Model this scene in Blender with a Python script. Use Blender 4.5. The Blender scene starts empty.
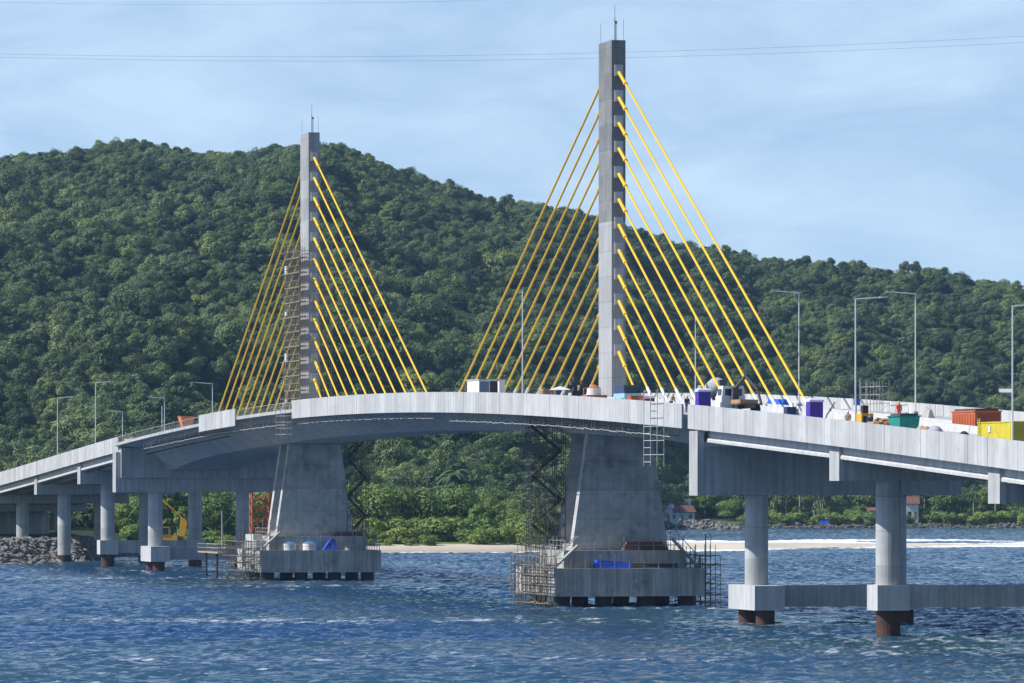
import bpy, math, random
import numpy as np
from mathutils import Vector, Matrix
R = math.radians
random.seed(7); rng = np.random.default_rng(11)
SC = bpy.context.scene
COL = SC.collection

# ------------------------------------------------------------ site survey
# Camera stands at the origin, H above the water, looking along +Y.
K = .14
UX = 1.7576*K; UY = -math.sqrt(1-UX*UX)
D1 = -UY/.0013; F = D1/K; X1 = (310-512)*K; H = 98*K
NX, NY = -UY, UX
TH = math.atan2(UY, UX)
CT, ST = math.cos(TH), math.sin(TH)
def P(s, t, z=0):                     # bridge survey (along, across, up) -> world
    return Vector((X1+UX*s+NX*t, D1+UY*s+NY*t, z))
def inv(px, t):                       # sight line px, across t -> along s, depth
    a = (px-512)/F
    s = (a*(D1+NY*t)-X1-NX*t)/(UX-a*UY)
    return s, D1+UY*s+NY*t
def G(px, Y, z=0):
    return Vector(((px-512)*Y/F, Y, z))
def zy(y, D): return H+(482-y)*D/F

# ------------------------------------------------------------ camera, sky, sun
cam = bpy.data.cameras.new('camera'); co = bpy.data.objects.new('camera', cam); COL.objects.link(co)
co.location = (0, 0, H); co.rotation_euler = (R(90), 0, 0)
cam.sensor_fit = 'HORIZONTAL'; cam.sensor_width = 36; cam.lens = 36*F/1024
cam.shift_y = (482-341.5)/1024
cam.clip_start = 1; cam.clip_end = 40000
SC.camera = co

SUN_EL = R(44); SDX, SDY = -.990, -.14
w = bpy.data.worlds.new('World'); SC.world = w; w.use_nodes = True
nt = w.node_tree; nt.nodes.clear()
def N(t, typ, **kw):
    n = t.nodes.new(typ)
    for k_, v in kw.items():
        if k_ == 'ins':
            for a, b in v.items(): n.inputs[a].default_value = b
        else: setattr(n, k_, v)
    return n
def L(t, a, b): t.links.new(a, b)
out = N(nt, 'ShaderNodeOutputWorld'); bg = N(nt, 'ShaderNodeBackground'); bg.inputs[1].default_value = .1
sky = N(nt, 'ShaderNodeTexSky'); sky.sky_type = 'NISHITA'; sky.sun_disc = False
sky.sun_elevation = SUN_EL; sky.sun_rotation = math.atan2(SDX, SDY) % (2*math.pi)
sky.air_density = 1.0; sky.dust_density = .3; sky.ozone_density = 3.0
tc = N(nt, 'ShaderNodeTexCoord')
# the telephoto strip of sky just above the hill: read the model a little higher up where it is blue
mp = N(nt, 'ShaderNodeMapping'); mp.inputs['Location'].default_value = (0, 0, .11)
L(nt, tc.outputs['Generated'], mp.inputs['Vector']); L(nt, mp.outputs[0], sky.inputs['Vector'])
cm = N(nt, 'ShaderNodeMapping'); cm.inputs['Scale'].default_value = (10, 10, 30); cm.inputs['Rotation'].default_value = (0, R(7), 0)
L(nt, tc.outputs['Generated'], cm.inputs['Vector'])
cn = N(nt, 'ShaderNodeTexNoise', ins={'Scale': 2.1, 'Detail': 8.0, 'Roughness': .58, 'Distortion': .5})
L(nt, cm.outputs[0], cn.inputs['Vector'])
cr = N(nt, 'ShaderNodeMapRange', ins={'From Min': .34, 'From Max': .74, 'To Min': .34, 'To Max': .72})
L(nt, cn.outputs['Fac'], cr.inputs['Value'])
mx = N(nt, 'ShaderNodeMix', data_type='RGBA'); mx.inputs[7].default_value = (7.4, 8.2, 8.8, 1)
L(nt, sky.outputs[0], mx.inputs[6])
# thin cloud only low over the horizon; overhead the sky is clear deep blue
sx_ = N(nt, 'ShaderNodeSeparateXYZ'); L(nt, tc.outputs['Generated'], sx_.inputs[0])
lo = N(nt, 'ShaderNodeMapRange', ins={'From Min': .12, 'From Max': .3, 'To Min': 1.0, 'To Max': .0}); L(nt, sx_.outputs[2], lo.inputs[0])
cf = N(nt, 'ShaderNodeMath', operation='MULTIPLY'); L(nt, cr.outputs[0], cf.inputs[0]); L(nt, lo.outputs[0], cf.inputs[1]); L(nt, cf.outputs[0], mx.inputs[0])
wb = N(nt, 'ShaderNodeMix', data_type='RGBA', blend_type='MULTIPLY'); wb.inputs[0].default_value = 1; wb.inputs[7].default_value = (.875, .99, 1.085, 1)
L(nt, mx.outputs[2], wb.inputs[6]); L(nt, wb.outputs[2], bg.inputs[0]); L(nt, bg.outputs[0], out.inputs[0])

sl = bpy.data.lights.new('sun', 'SUN'); so = bpy.data.objects.new('sun', sl); COL.objects.link(so)
sl.energy = 4.6; sl.angle = R(.53); sl.color = (1, .965, .92)
ce = math.cos(SUN_EL); sd = Vector((SDX*ce, SDY*ce, math.sin(SUN_EL))).normalized()
so.rotation_euler = (-sd).to_track_quat('-Z', 'Y').to_euler(); so.location = sd*500+Vector((0, 700, 0))
vs = SC.view_settings; vs.view_transform = 'Standard'; vs.look = 'None'; vs.gamma = 1; vs.use_curve_mapping = False
vs.exposure = .35
SC.render.engine = 'CYCLES'; SC.cycles.max_bounces = 5; SC.cycles.diffuse_bounces = 3; SC.cycles.glossy_bounces = 3
SC.cycles.transparent_max_bounces = 6; SC.cycles.use_denoising = True

# ------------------------------------------------------------ materials
MATS = {}
def mat(name, col, rough=.7, var=.12, scale=1.0, metal=0., streak=0., lifts=0., panels=0., rand=0., dirt=None, spec=.4, stretch=(1, 1, 1), bump=0.):
    if name in MATS: return MATS[name]
    m = bpy.data.materials.new(name); m.use_nodes = True; t = m.node_tree; b = t.nodes['Principled BSDF']
    b.inputs['Roughness'].default_value = rough; b.inputs['Metallic'].default_value = metal
    b.inputs['Specular IOR Level'].default_value = spec
    tcn = N(t, 'ShaderNodeTexCoord'); mpn = N(t, 'ShaderNodeMapping'); mpn.inputs['Scale'].default_value = stretch
    L(t, tcn.outputs['Object'], mpn.inputs[0])
    vec = mpn.outputs[0]
    nz = N(t, 'ShaderNodeTexNoise', ins={'Scale': scale, 'Detail': 6.0, 'Roughness': .6}); L(t, vec, nz.inputs['Vector'])
    fac = N(t, 'ShaderNodeMapRange', ins={'From Min': .3, 'From Max': .7, 'To Min': 1-var, 'To Max': 1+var}); L(t, nz.outputs['Fac'], fac.inputs[0])
    val = fac.outputs[0]
    def mul(a, bsock):
        q = N(t, 'ShaderNodeMath', operation='MULTIPLY'); L(t, a, q.inputs[0]); L(t, bsock, q.inputs[1]); return q.outputs[0]
    if streak:
        m2 = N(t, 'ShaderNodeMapping'); m2.inputs['Scale'].default_value = (1.6, 1.6, .07); L(t, tcn.outputs['Object'], m2.inputs[0])
        n2 = N(t, 'ShaderNodeTexNoise', ins={'Scale': 1.3, 'Detail': 5.0, 'Roughness': .65}); L(t, m2.outputs[0], n2.inputs['Vector'])
        f2 = N(t, 'ShaderNodeMapRange', ins={'From Min': .35, 'From Max': .68, 'To Min': 1+streak*.4, 'To Max': 1-streak}); L(t, n2.outputs['Fac'], f2.inputs[0])
        val = mul(val, f2.outputs[0])
    sp = N(t, 'ShaderNodeSeparateXYZ'); L(t, tcn.outputs['Object'], sp.inputs[0])
    def cells(sock, step, amt, line):
        d = N(t, 'ShaderNodeMath', operation='DIVIDE'); L(t, sock, d.inputs[0]); d.inputs[1].default_value = step
        fl = N(t, 'ShaderNodeMath', operation='FLOOR'); L(t, d.outputs[0], fl.inputs[0])
        wn = N(t, 'ShaderNodeTexWhiteNoise', noise_dimensions='1D'); L(t, fl.outputs[0], wn.inputs['W'])
        r_ = N(t, 'ShaderNodeMapRange', ins={'To Min': 1-amt, 'To Max': 1+amt}); L(t, wn.outputs['Value'], r_.inputs[0])
        o = r_.outputs[0]
        if line:
            fr = N(t, 'ShaderNodeMath', operation='FRACT'); L(t, d.outputs[0], fr.inputs[0])
            g = N(t, 'ShaderNodeMapRange', ins={'From Min': .02, 'From Max': .05, 'To Min': line, 'To Max': 1.0}); L(t, fr.outputs[0], g.inputs[0])
            o = mul(o, g.outputs[0])
        return o
    if lifts: val = mul(val, cells(sp.outputs[2], lifts, .09, .8))
    if panels: val = mul(val, cells(sp.outputs[0], panels, .12, .7))
    if rand:
        oi = N(t, 'ShaderNodeObjectInfo')
        r_ = N(t, 'ShaderNodeMapRange', ins={'To Min': 1-rand, 'To Max': 1+rand}); L(t, oi.outputs['Random'], r_.inputs[0]); val = mul(val, r_.outputs[0])
    mixn = N(t, 'ShaderNodeVectorMath', operation='SCALE'); mixn.inputs[0].default_value = col[:3]; L(t, val, mixn.inputs['Scale'])
    csock = mixn.outputs[0]
    if dirt:
        n3 = N(t, 'ShaderNodeTexNoise', ins={'Scale': dirt[1], 'Detail': 7.0, 'Roughness': .7}); L(t, tcn.outputs['Object'], n3.inputs['Vector'])
        f3 = N(t, 'ShaderNodeMapRange', ins={'From Min': dirt[2], 'From Max': dirt[2]+.15, 'To Min': 0., 'To Max': dirt[3]}); L(t, n3.outputs['Fac'], f3.inputs[0])
        mm = N(t, 'ShaderNodeMix', data_type='RGBA'); L(t, f3.outputs[0], mm.inputs[0]); L(t, csock, mm.inputs[6]); mm.inputs[7].default_value = (*dirt[0], 1)
        csock = mm.outputs[2]
    if bump:
        bp = N(t, 'ShaderNodeBump', ins={'Strength': bump, 'Distance': .2}); L(t, nz.outputs['Fac'], bp.inputs['Height']); L(t, bp.outputs[0], b.inputs['Normal'])
    L(t, csock, b.inputs['Base Color'])
    MATS[name] = m; return m
fascia = mat('fascia_concrete', (.465, .47, .465), .8, .12, .3, streak=.13, panels=2.4, dirt=((.34, .29, .24), .45, .56, .5))
conc = mat('concrete', (.42, .425, .42), .85, .16, .35, streak=.28, dirt=((.2, .19, .17), .25, .6, .5), bump=.2)
conc_lift = mat('lift_concrete', (.35, .355, .355), .85, .13, .3, streak=.18, lifts=2.8, dirt=((.2, .19, .18), .3, .6, .4))
conc_light = mat('pale_concrete', (.5, .505, .5), .85, .1, .4, streak=.18, dirt=((.3, .28, .25), .3, .62, .4))
conc_col = mat('column_concrete', (.44, .445, .44), .85, .12, .5, streak=.2, lifts=3.1, dirt=((.26, .25, .23), .4, .6, .45))
conc_dark = mat('stained_concrete', (.42, .415, .39), .85, .2, .4, streak=.42, dirt=((.13, .13, .11), .3, .55, .7))
asphalt = mat('deck_concrete', (.42, .415, .40), .9, .15, .3)
pile_m = mat('rusty_steel', (.10, .045, .03), .9, .35, 1.2, dirt=((.03, .025, .022), .6, .45, .9))
pile_d = mat('wet_pile', (.035, .032, .03), .7, .3, 1.0)
yellow = mat('yellow_pipe', (.80, .49, .022), .45, .05, 1.0)
sleeve = mat('white_sleeve', (.75, .76, .77), .4, .05, 1.0)
steel = mat('grey_steel', (.62, .63, .64), .5, .08, 2.0)
galv = mat('scaffold_tube', (.36, .345, .31), .6, .3, .8)
dark_steel = mat('dark_scaffold', (.07, .07, .075), .7, .25, 1.0)
plank = mat('scaffold_plank', (.36, .28, .18), .9, .3, 1.5)
rust = mat('rust_orange', (.45, .13, .05), .8, .25, 1.5)
white_p = mat('white_paint', (.75, .75, .73), .5, .06, 1.0)
black_p = mat('black_rubber', (.03, .03, .03), .8, .2, 2.0)
purple = mat('purple_plastic', (.075, .03, .34), .5, .08, 2.0)
teal = mat('teal_paint', (.02, .26, .22), .7, .2, 1.2, streak=.2, dirt=((.10, .13, .11), 1.0, .56, .6))
orange_p = mat('orange_container_paint', (.55, .15, .06), .65, .15, 1.0, dirt=((.3, .08, .04), 1.0, .55, .5))
yel_p = mat('yellow_container_paint', (.60, .50, .04), .65, .14, 1.0, streak=.15, dirt=((.34, .25, .06), .9, .56, .6))
exc_p = mat('machine_yellow', (.80, .42, .02), .5, .1, 1.0)
blue_p = mat('blue_tarp', (.02, .09, .55), .6, .15, 1.5, bump=.5)
glass_d = mat('dark_glass', (.02, .025, .03), .1, .05, 1.0)
wood = mat('formwork_wood', (.40, .24, .12), .9, .25, 1.5)
red_p = mat('red_cloth', (.72, .08, .03), .8, .1, 2.0)
skin = mat('skin', (.42, .24, .16), .6, .05, 2.0)
khaki = mat('khaki_cloth', (.42, .34, .22), .9, .1, 2.0)
navy = mat('navy_cloth', (.03, .05, .12), .9, .1, 2.0)
roof_m = mat('roof_tile', (.19, .085, .06), .85, .2, 1.0)
wall_w = mat('house_plaster', (.70, .69, .66), .9, .1, .5)
wall_t = mat('turquoise_plaster', (.35, .55, .52), .9, .1, .5)
rock_m = mat('rock', (.19, .18, .165), .95, .55, .9, bump=.8)
rock_dk = mat('dark_rock', (.11, .105, .1), .95, .4, .5, bump=.6)
sand_m = mat('sand', (.62, .55, .44), .95, .1, .05, dirt=((.45, .38, .29), .03, .5, .6), stretch=(1, .3, 1))
bark = mat('bark', (.16, .13, .10), .95, .3, 1.0)
pale_bark = mat('pale_bark', (.36, .33, .28), .95, .2, 1.0)

def leaf_mat(name, c1, c2, inst):
    m = bpy.data.materials.new(name); m.use_nodes = True; t = m.node_tree; b = t.nodes['Principled BSDF']
    b.inputs['Roughness'].default_value = .6; b.inputs['Specular IOR Level'].default_value = .25
    if inst:
        a = N(t, 'ShaderNodeAttribute', attribute_type='INSTANCER', attribute_name='tint'); src = a.outputs['Fac']
    else:
        a = N(t, 'ShaderNodeObjectInfo'); src = a.outputs['Random']
    mm = N(t, 'ShaderNodeMix', data_type='RGBA'); L(t, src, mm.inputs[0]); mm.inputs[6].default_value = (*c1, 1); mm.inputs[7].default_value = (*c2, 1)
    # a few crowns of other species: olive, grey green and yellowing
    f9 = N(t, 'ShaderNodeMath', operation='MULTIPLY'); L(t, src, f9.inputs[0]); f9.inputs[1].default_value = 917.3
    w9 = N(t, 'ShaderNodeTexWhiteNoise', noise_dimensions='1D'); L(t, f9.outputs[0], w9.inputs['W'])
    rp = N(t, 'ShaderNodeValToRGB'); rp.color_ramp.interpolation = 'CONSTANT'; e_ = rp.color_ramp.elements
    e_[0].position = 0; e_[0].color = (1, 1, 1, 1); e_[1].position = .95; e_[1].color = (1.22, 1.15, .92, 1)
    for p9, c9 in ((.55, (1.04, .99, .95, 1)), (.72, (.78, .86, .92, 1)), (.86, (1.12, 1.08, 1.08, 1))):
        q9 = e_.new(p9); q9.color = c9
    L(t, w9.outputs['Value'], rp.inputs[0])
    m9 = N(t, 'ShaderNodeMix', data_type='RGBA', blend_type='MULTIPLY'); m9.inputs[0].default_value = 1; L(t, mm.outputs[2], m9.inputs[6]); L(t, rp.outputs[0], m9.inputs[7]); mm = m9
    lv = N(t, 'ShaderNodeAttribute', attribute_type='GEOMETRY', attribute_name='leaf')
    r_ = N(t, 'ShaderNodeMapRange', ins={'To Min': .62, 'To Max': 1.4}); L(t, lv.outputs['Fac'], r_.inputs[0])
    s_ = N(t, 'ShaderNodeVectorMath', operation='SCALE'); L(t, mm.outputs[2], s_.inputs[0]); L(t, r_.outputs[0], s_.inputs['Scale'])
    L(t, s_.outputs[0], b.inputs['Base Color'])
    tr = N(t, 'ShaderNodeBsdfTranslucent'); L(t, s_.outputs[0], tr.inputs[0])
    mixs = N(t, 'ShaderNodeMixShader'); mixs.inputs[0].default_value = .2
    L(t, b.outputs[0], mixs.inputs[1]); L(t, tr.outputs[0], mixs.inputs[2]); L(t, mixs.outputs[0], t.nodes['Material Output'].inputs[0])
    return m
leaf_far = leaf_mat('forest_leaf', (.056, .104, .038), (.205, .268, .100), True)
leaf_near = leaf_mat('shore_leaf', (.10, .17, .036), (.22, .30, .075), False)
leaf_shrub = leaf_mat('shrub_leaf', (.13, .21, .045), (.25, .33, .085), False)
leaf_palm = leaf_mat('palm_leaf', (.06, .10, .03), (.10, .14, .05), False)

# ------------------------------------------------------------ mesh helpers
class MB:
    def __init__(self): self.v = []; self.f = []
    def pts(self, vs, fs):
        o = len(self.v); self.v += [tuple(p) for p in vs]; self.f += [tuple(i+o for i in f) for f in fs]; return self
    def box(self, x0, x1, y0, y1, z0, z1):
        return self.hexa([(x0, y0, z0), (x1, y0, z0), (x1, y1, z0), (x0, y1, z0), (x0, y0, z1), (x1, y0, z1), (x1, y1, z1), (x0, y1, z1)])
    def cb(self, c, s, rz=0., M=None):
        M = M or Matrix.Rotation(rz, 3, 'Z'); c = Vector(c)
        return self.hexa([c+M @ Vector((sx*s[0]/2, sy*s[1]/2, sz*s[2]/2)) for sz in (-1, 1) for sx, sy in ((-1, -1), (1, -1), (1, 1), (-1, 1))])
    def hexa(self, p):
        return self.pts(p, [(3, 2, 1, 0), (4, 5, 6, 7), (0, 1, 5, 4), (1, 2, 6, 5), (2, 3, 7, 6), (3, 0, 4, 7)])
    def tube(self, p, q, r, n=5, r2=None):
        p = Vector(p); q = Vector(q); d = q-p
        if d.length < 1e-6: return self
        d.normalize(); a = d.orthogonal().normalized(); b = d.cross(a); r2 = r if r2 is None else r2
        vs = [p+(a*math.cos(2*math.pi*i/n)+b*math.sin(2*math.pi*i/n))*r for i in range(n)]+[q+(a*math.cos(2*math.pi*i/n)+b*math.sin(2*math.pi*i/n))*r2 for i in range(n)]
        return self.pts(vs, [(i, (i+1) % n, n+(i+1) % n, n+i) for i in range(n)]+[tuple(range(n-1, -1, -1)), tuple(range(n, 2*n))])
    def path(self, ps, r, n=5):
        for a, b in zip(ps[:-1], ps[1:]): self.tube(a, b, r, n)
        return self
    def cyl(self, x, y, z0, z1, r, n=20, r2=None): return self.tube((x, y, z0), (x, y, z1), r, n, r2)
    def sweep(self, secs):            # list of rings (same count), closed with caps
        n = len(secs[0]); o = len(self.v)
        for s in secs: self.v += [tuple(p) for p in s]
        for k in range(len(secs)-1):
            for i in range(n):
                j = (i+1) % n; self.f.append((o+k*n+i, o+k*n+j, o+(k+1)*n+j, o+(k+1)*n+i))
        self.f.append(tuple(o+i for i in range(n-1, -1, -1))); self.f.append(tuple(o+(len(secs)-1)*n+i for i in range(n)))
        return self
    def mesh(self, name, smooth=False):
        me = bpy.data.meshes.new(name); me.from_pydata(self.v, [], self.f); me.update()
        import bmesh
        bm = bmesh.new(); bm.from_mesh(me); bmesh.ops.recalc_face_normals(bm, faces=bm.faces); bm.to_mesh(me); bm.free()
        if smooth: me.polygons.foreach_set('use_smooth', [True]*len(me.polygons))
        return me
    def build(self, name, m, parent=None, loc=None, rz=None, smooth=False):
        me = self.mesh(name, smooth); me.materials.append(m)
        o = bpy.data.objects.new(name, me); COL.objects.link(o)
        if parent: o.parent = parent
        if loc is not None: o.location = loc
        if rz is not None: o.rotation_euler = (0, 0, rz)
        return o
def tag(o, label, cat, group=None, kind=None):
    if label: o['label'] = label
    if cat: o['category'] = cat
    if group: o['group'] = group
    if kind: o['kind'] = kind
    return o
def thing(name, label, cat, loc=(0, 0, 0), rz=0., group=None):
    o = bpy.data.objects.new(name, None); COL.objects.link(o); o.location = loc; o.rotation_euler = (0, 0, rz); o.empty_display_size = .5
    return tag(o, label, cat, group)
def bthing(name, label, cat, s=0., t=0., z=0., group=None):      # a thing in the bridge's own axes
    return thing(name, label, cat, P(s, t, z), TH, group)
def dup(root, loc, rz, label, group=None, scale=None):
    r_ = root.copy(); COL.objects.link(r_); r_.location = loc; r_.rotation_euler = (0, 0, rz); r_['label'] = label
    if group: r_['group'] = group
    if scale: r_.scale = scale
    for ch in list(root.children):
        c = ch.copy(); COL.objects.link(c); c.parent = r_
        for g in ch.children:
            d = g.copy(); COL.objects.link(d); d.parent = c
    return r_
ORD = ['lowest', 'second', 'third', 'fourth', 'fifth', 'sixth', 'seventh', 'eighth', 'ninth', 'tenth', 'eleventh', 'topmost']

# ------------------------------------------------------------ terrain
def ysh(px): return np.interp(px, [-900, -300, 0, 85, 110, 200, 350, 520, 560, 600, 640, 665, 760, 1100, 2200], [800, 830, 884, 914, 960, 1000, 1029, 1033, 1060, 1150, 1400, 1570, 1590, 1600, 1640])
SKY_PX = [-900, -300, 0, 60, 100, 150, 200, 240, 280, 340, 400, 470, 520, 600, 650, 720, 760, 800, 870, 940, 1024, 1300, 2000]
SKY_Y = [230, 165, 151, 145, 142, 143, 152, 151, 146, 150, 167, 187, 200, 216, 230, 242, 252, 255, 257, 264, 280, 330, 400]
def hnoise(x, y):
    a = 0
    for i, (w_, am) in enumerate(((170, 9), (95, 6), (52, 3.2), (27, 1.4))):
        ph = i*1.7
        a = a+am*(np.sin(x*2*np.pi/w_+ph+1.3*np.sin(y*2*np.pi/(w_*1.9)+ph))*np.cos(y*2*np.pi/(w_*2.1)+2.1*ph+.7*np.sin(x*2*np.pi/(w_*1.3))))
    return a
def terrain(X, Y):
    X = np.asarray(X, float); Y = np.asarray(Y, float)
    px = 512+F*X/np.maximum(Y, 300); d = Y-ysh(px)
    beach = np.clip(d, -60, 400)
    z = np.where(beach < 0, beach*.12, np.minimum(beach*.042, 1.5+np.clip(beach-36, 0, 400)*.012))
    bank = np.interp(px, [88, 104, 650, 665], [1, 0, 0, .55])
    z = np.where(d > 0, z*(1-bank)+bank*np.minimum(d*.28, 3.6), z)
    yr = 2250+0*px
    zr = H+(482-(np.interp(px, SKY_PX, SKY_Y)+21))*yr/F
    yf = np.interp(px, [-300, 0, 300, 450, 560, 650, 760, 1100], [1120, 1150, 1190, 1230, 1330, 1560, 1690, 1710])
    tt = np.clip((Y-yf)/(yr-yf), 0, 1)
    hz = (zr-4)*(.55*tt+.45*tt*tt*(3-2*tt))
    back = np.clip((Y-yr)/600, 0, 1); hz = hz*(1-.75*back)
    z = z+hz+np.where(tt > 0, hnoise(X, Y)*np.sin(np.pi*np.clip(tt, 0, 1))**.6*(tt < 1), 0)
    return z
xs = np.arange(-520, 521, 8.); ys = np.concatenate([np.arange(760, 1240, 4.), np.arange(1240, 3000, 10.)])
GX, GY = np.meshgrid(xs, ys); GZ = terrain(GX, GY)
def grid_mesh(name, X, Y, Z):
    ny, nx = X.shape; me = bpy.data.meshes.new(name)
    me.vertices.add(nx*ny); me.vertices.foreach_set('co', np.stack([X, Y, Z], -1).astype(np.float32).ravel())
    idx = np.arange(nx*ny).reshape(ny, nx); q = np.stack([idx[:-1, :-1], idx[:-1, 1:], idx[1:, 1:], idx[1:, :-1]], -1).reshape(-1, 4)
    nf = len(q); me.loops.add(nf*4); me.loops.foreach_set('vertex_index', q.ravel().astype(np.int32))
    me.polygons.add(nf); me.polygons.foreach_set('loop_start', np.arange(0, nf*4, 4, dtype=np.int32))
    me.polygons.foreach_set('use_smooth', np.ones(nf, bool)); me.update(calc_edges=True)
    return me
def ground_mat():
    m = bpy.data.materials.new('shore_ground'); m.use_nodes = True; t = m.node_tree; b = t.nodes['Principled BSDF']; b.inputs['Roughness'].default_value = .95
    b.inputs['Specular IOR Level'].default_value = .1
    a = N(t, 'ShaderNodeAttribute', attribute_name='cover'); tcn = N(t, 'ShaderNodeTexCoord')
    nz = N(t, 'ShaderNodeTexNoise', ins={'Scale': .12, 'Detail': 8.0, 'Roughness': .7}); L(t, tcn.outputs['Object'], nz.inputs['Vector'])
    ad = N(t, 'ShaderNodeMath', operation='MULTIPLY_ADD'); L(t, nz.outputs['Fac'], ad.inputs[0]); ad.inputs[1].default_value = .5; L(t, a.outputs['Fac'], ad.inputs[2])
    cr_ = N(t, 'ShaderNodeValToRGB'); e = cr_.color_ramp.elements
    e[0].position = .25; e[0].color = (.36, .31, .24, 1); e[1].position = 1.2/1.5; e[1].color = (.03, .05, .018, 1)
    for p_, c_ in ((.48, (.58, .51, .40, 1)), (.56, (.17, .20, .06, 1)), (.66, (.09, .14, .04, 1))):
        q = e.new(p_); q.color = c_
    sc_ = N(t, 'ShaderNodeMath', operation='DIVIDE'); L(t, ad.outputs[0], sc_.inputs[0]); sc_.inputs[1].default_value = 1.5
    L(t, sc_.outputs[0], cr_.inputs[0]); L(t, cr_.outputs[0], b.inputs['Base Color'])
    return m
me = grid_mesh('ground', GX, GY, GZ)
gpx = 512+F*GX/GY; gd = GY-ysh(gpx)
cover = np.interp(gd, [0, 26, 34, 48, 62], [.15, .42, .62, .75, 1.0])
cover = np.where(gpx < 95, np.interp(gd, [0, 14, 20], [.55, .6, 1.05]), cover); cover = np.where((gpx >= 95) & (gpx < 330), np.interp(gd, [0, 8, 16], [.2, .5, 1.05]), cover); cover = np.where(gpx > 655, np.interp(gd, [0, 10, 30], [.55, .8, 1]), cover)  # left bank ground set dark: shade behind the columns put into its colour
at = me.attributes.new('cover', 'FLOAT', 'POINT'); at.data.foreach_set('value', cover.astype(np.float32).ravel())
me.materials.append(ground_mat()); g = bpy.data.objects.new('hill_ground', me); COL.objects.link(g); tag(g, 'forested hill rising behind the bay with sandy shore', None, kind='structure')

# sand bar in the bay
def bar_h(X, Y):
    px = 512+F*X/Y
    c = np.interp(px, [560, 660, 800, 1024, 1300], [1075, 1110, 1130, 1150, 1180]); wd = np.interp(px, [560, 640, 760, 860, 1000, 1200], [42, 62, 46, 26, 14, 8])
    h = np.interp(px, [540, 600, 760, 900, 1040, 1200], [.5, 1.0, .95, .55, .2, -.1])
    return h-1.3*((Y-c)/wd)**2
bx = np.arange(0, 200, 3.); by = np.arange(1010, 1260, 2.); BX, BY = np.meshgrid(bx, by)
BZ = np.maximum(bar_h(BX, BY), -1.4)+.06*np.sin(BX*.7)*np.sin(BY*.21)
me = grid_mesh('sand_bar', BX, BY, BZ); me.materials.append(sand_m); o = bpy.data.objects.new('sand_bar', me); COL.objects.link(o); tag(o, 'pale sand bar beyond the right tower', None, kind='structure')

# ------------------------------------------------------------ water
def water_mat():
    m = bpy.data.materials.new('bay_water'); m.use_nodes = True; t = m.node_tree; b = t.nodes['Principled BSDF']
    tcn = N(t, 'ShaderNodeTexCoord'); mp_ = N(t, 'ShaderNodeMapping'); mp_.inputs['Scale'].default_value = (.62, 1.25, 1); L(t, tcn.outputs['Object'], mp_.inputs[0])
    big = N(t, 'ShaderNodeTexNoise', ins={'Scale': .014, 'Detail': 4.0, 'Roughness': .55}); L(t, mp_.outputs[0], big.inputs['Vector'])
    cr_ = N(t, 'ShaderNodeMix', data_type='RGBA'); cr_.inputs[6].default_value = (.007, .045, .128, 1); cr_.inputs[7].default_value = (.024, .066, .100, 1)
    mr = N(t, 'ShaderNodeMapRange', ins={'From Min': .36, 'From Max': .6}); L(t, big.outputs['Fac'], mr.inputs[0]); L(t, mr.outputs[0], cr_.inputs[0])
    fo = N(t, 'ShaderNodeAttribute', attribute_name='foam')
    fn = N(t, 'ShaderNodeTexNoise', ins={'Scale': .55, 'Detail': 8.0, 'Roughness': .72}); L(t, tcn.outputs['Object'], fn.inputs['Vector'])
    su = N(t, 'ShaderNodeMath', operation='ADD'); L(t, fo.outputs['Fac'], su.inputs[0]); L(t, fn.outputs['Fac'], su.inputs[1])
    fr = N(t, 'ShaderNodeMapRange', ins={'From Min': .98, 'From Max': 1.12}); L(t, su.outputs[0], fr.inputs[0])
    mm = N(t, 'ShaderNodeMix', data_type='RGBA'); L(t, fr.outputs[0], mm.inputs[0]); L(t, cr_.outputs[2], mm.inputs[6]); mm.inputs[7].default_value = (.8, .82, .82, 1)
    # pale streaks: small foam flecks, and bright sky glints put into the colour
    m3 = N(t, 'ShaderNodeMapping'); m3.inputs['Scale'].default_value = (.28, .5, 1); L(t, tcn.outputs['Object'], m3.inputs[0])
    n3 = N(t, 'ShaderNodeTexNoise', ins={'Scale': 1.6, 'Detail': 6.0, 'Roughness': .72}); L(t, m3.outputs[0], n3.inputs['Vector'])
    m4 = N(t, 'ShaderNodeMapping'); m4.inputs['Scale'].default_value = (.012, .03, 1); L(t, tcn.outputs['Object'], m4.inputs[0])
    n4 = N(t, 'ShaderNodeTexNoise', ins={'Scale': 1.0, 'Detail': 3.0}); L(t, m4.outputs[0], n4.inputs['Vector'])
    ad = N(t, 'ShaderNodeMath', operation='MULTIPLY_ADD'); L(t, n4.outputs['Fac'], ad.inputs[0]); ad.inputs[1].default_value = .55; L(t, n3.outputs['Fac'], ad.inputs[2])
    fk = N(t, 'ShaderNodeMapRange', ins={'From Min': .87, 'From Max': 1.02, 'To Max': .75}); L(t, ad.outputs[0], fk.inputs[0])
    m5 = N(t, 'ShaderNodeMix', data_type='RGBA'); L(t, fk.outputs[0], m5.inputs[0]); L(t, mm.outputs[2], m5.inputs[6]); m5.inputs[7].default_value = (.72, .76, .78, 1); mm = m5
    L(t, mm.outputs[2], b.inputs['Base Color'])
    rr = N(t, 'ShaderNodeMapRange', ins={'To Min': .07, 'To Max': .8}); L(t, fr.outputs[0], rr.inputs[0]); L(t, rr.outputs[0], b.inputs['Roughness'])
    b.inputs['IOR'].default_value = 1.33
    n1 = N(t, 'ShaderNodeTexNoise', ins={'Scale': 1.1, 'Detail': 5.0, 'Roughness': .6}); L(t, mp_.outputs[0], n1.inputs['Vector'])
    bp = N(t, 'ShaderNodeBump', ins={'Strength': .9, 'Distance': .17}); L(t, n1.outputs['Fac'], bp.inputs['Height']); L(t, bp.outputs[0], b.inputs['Normal'])
    return m
wmat = water_mat()
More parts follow.
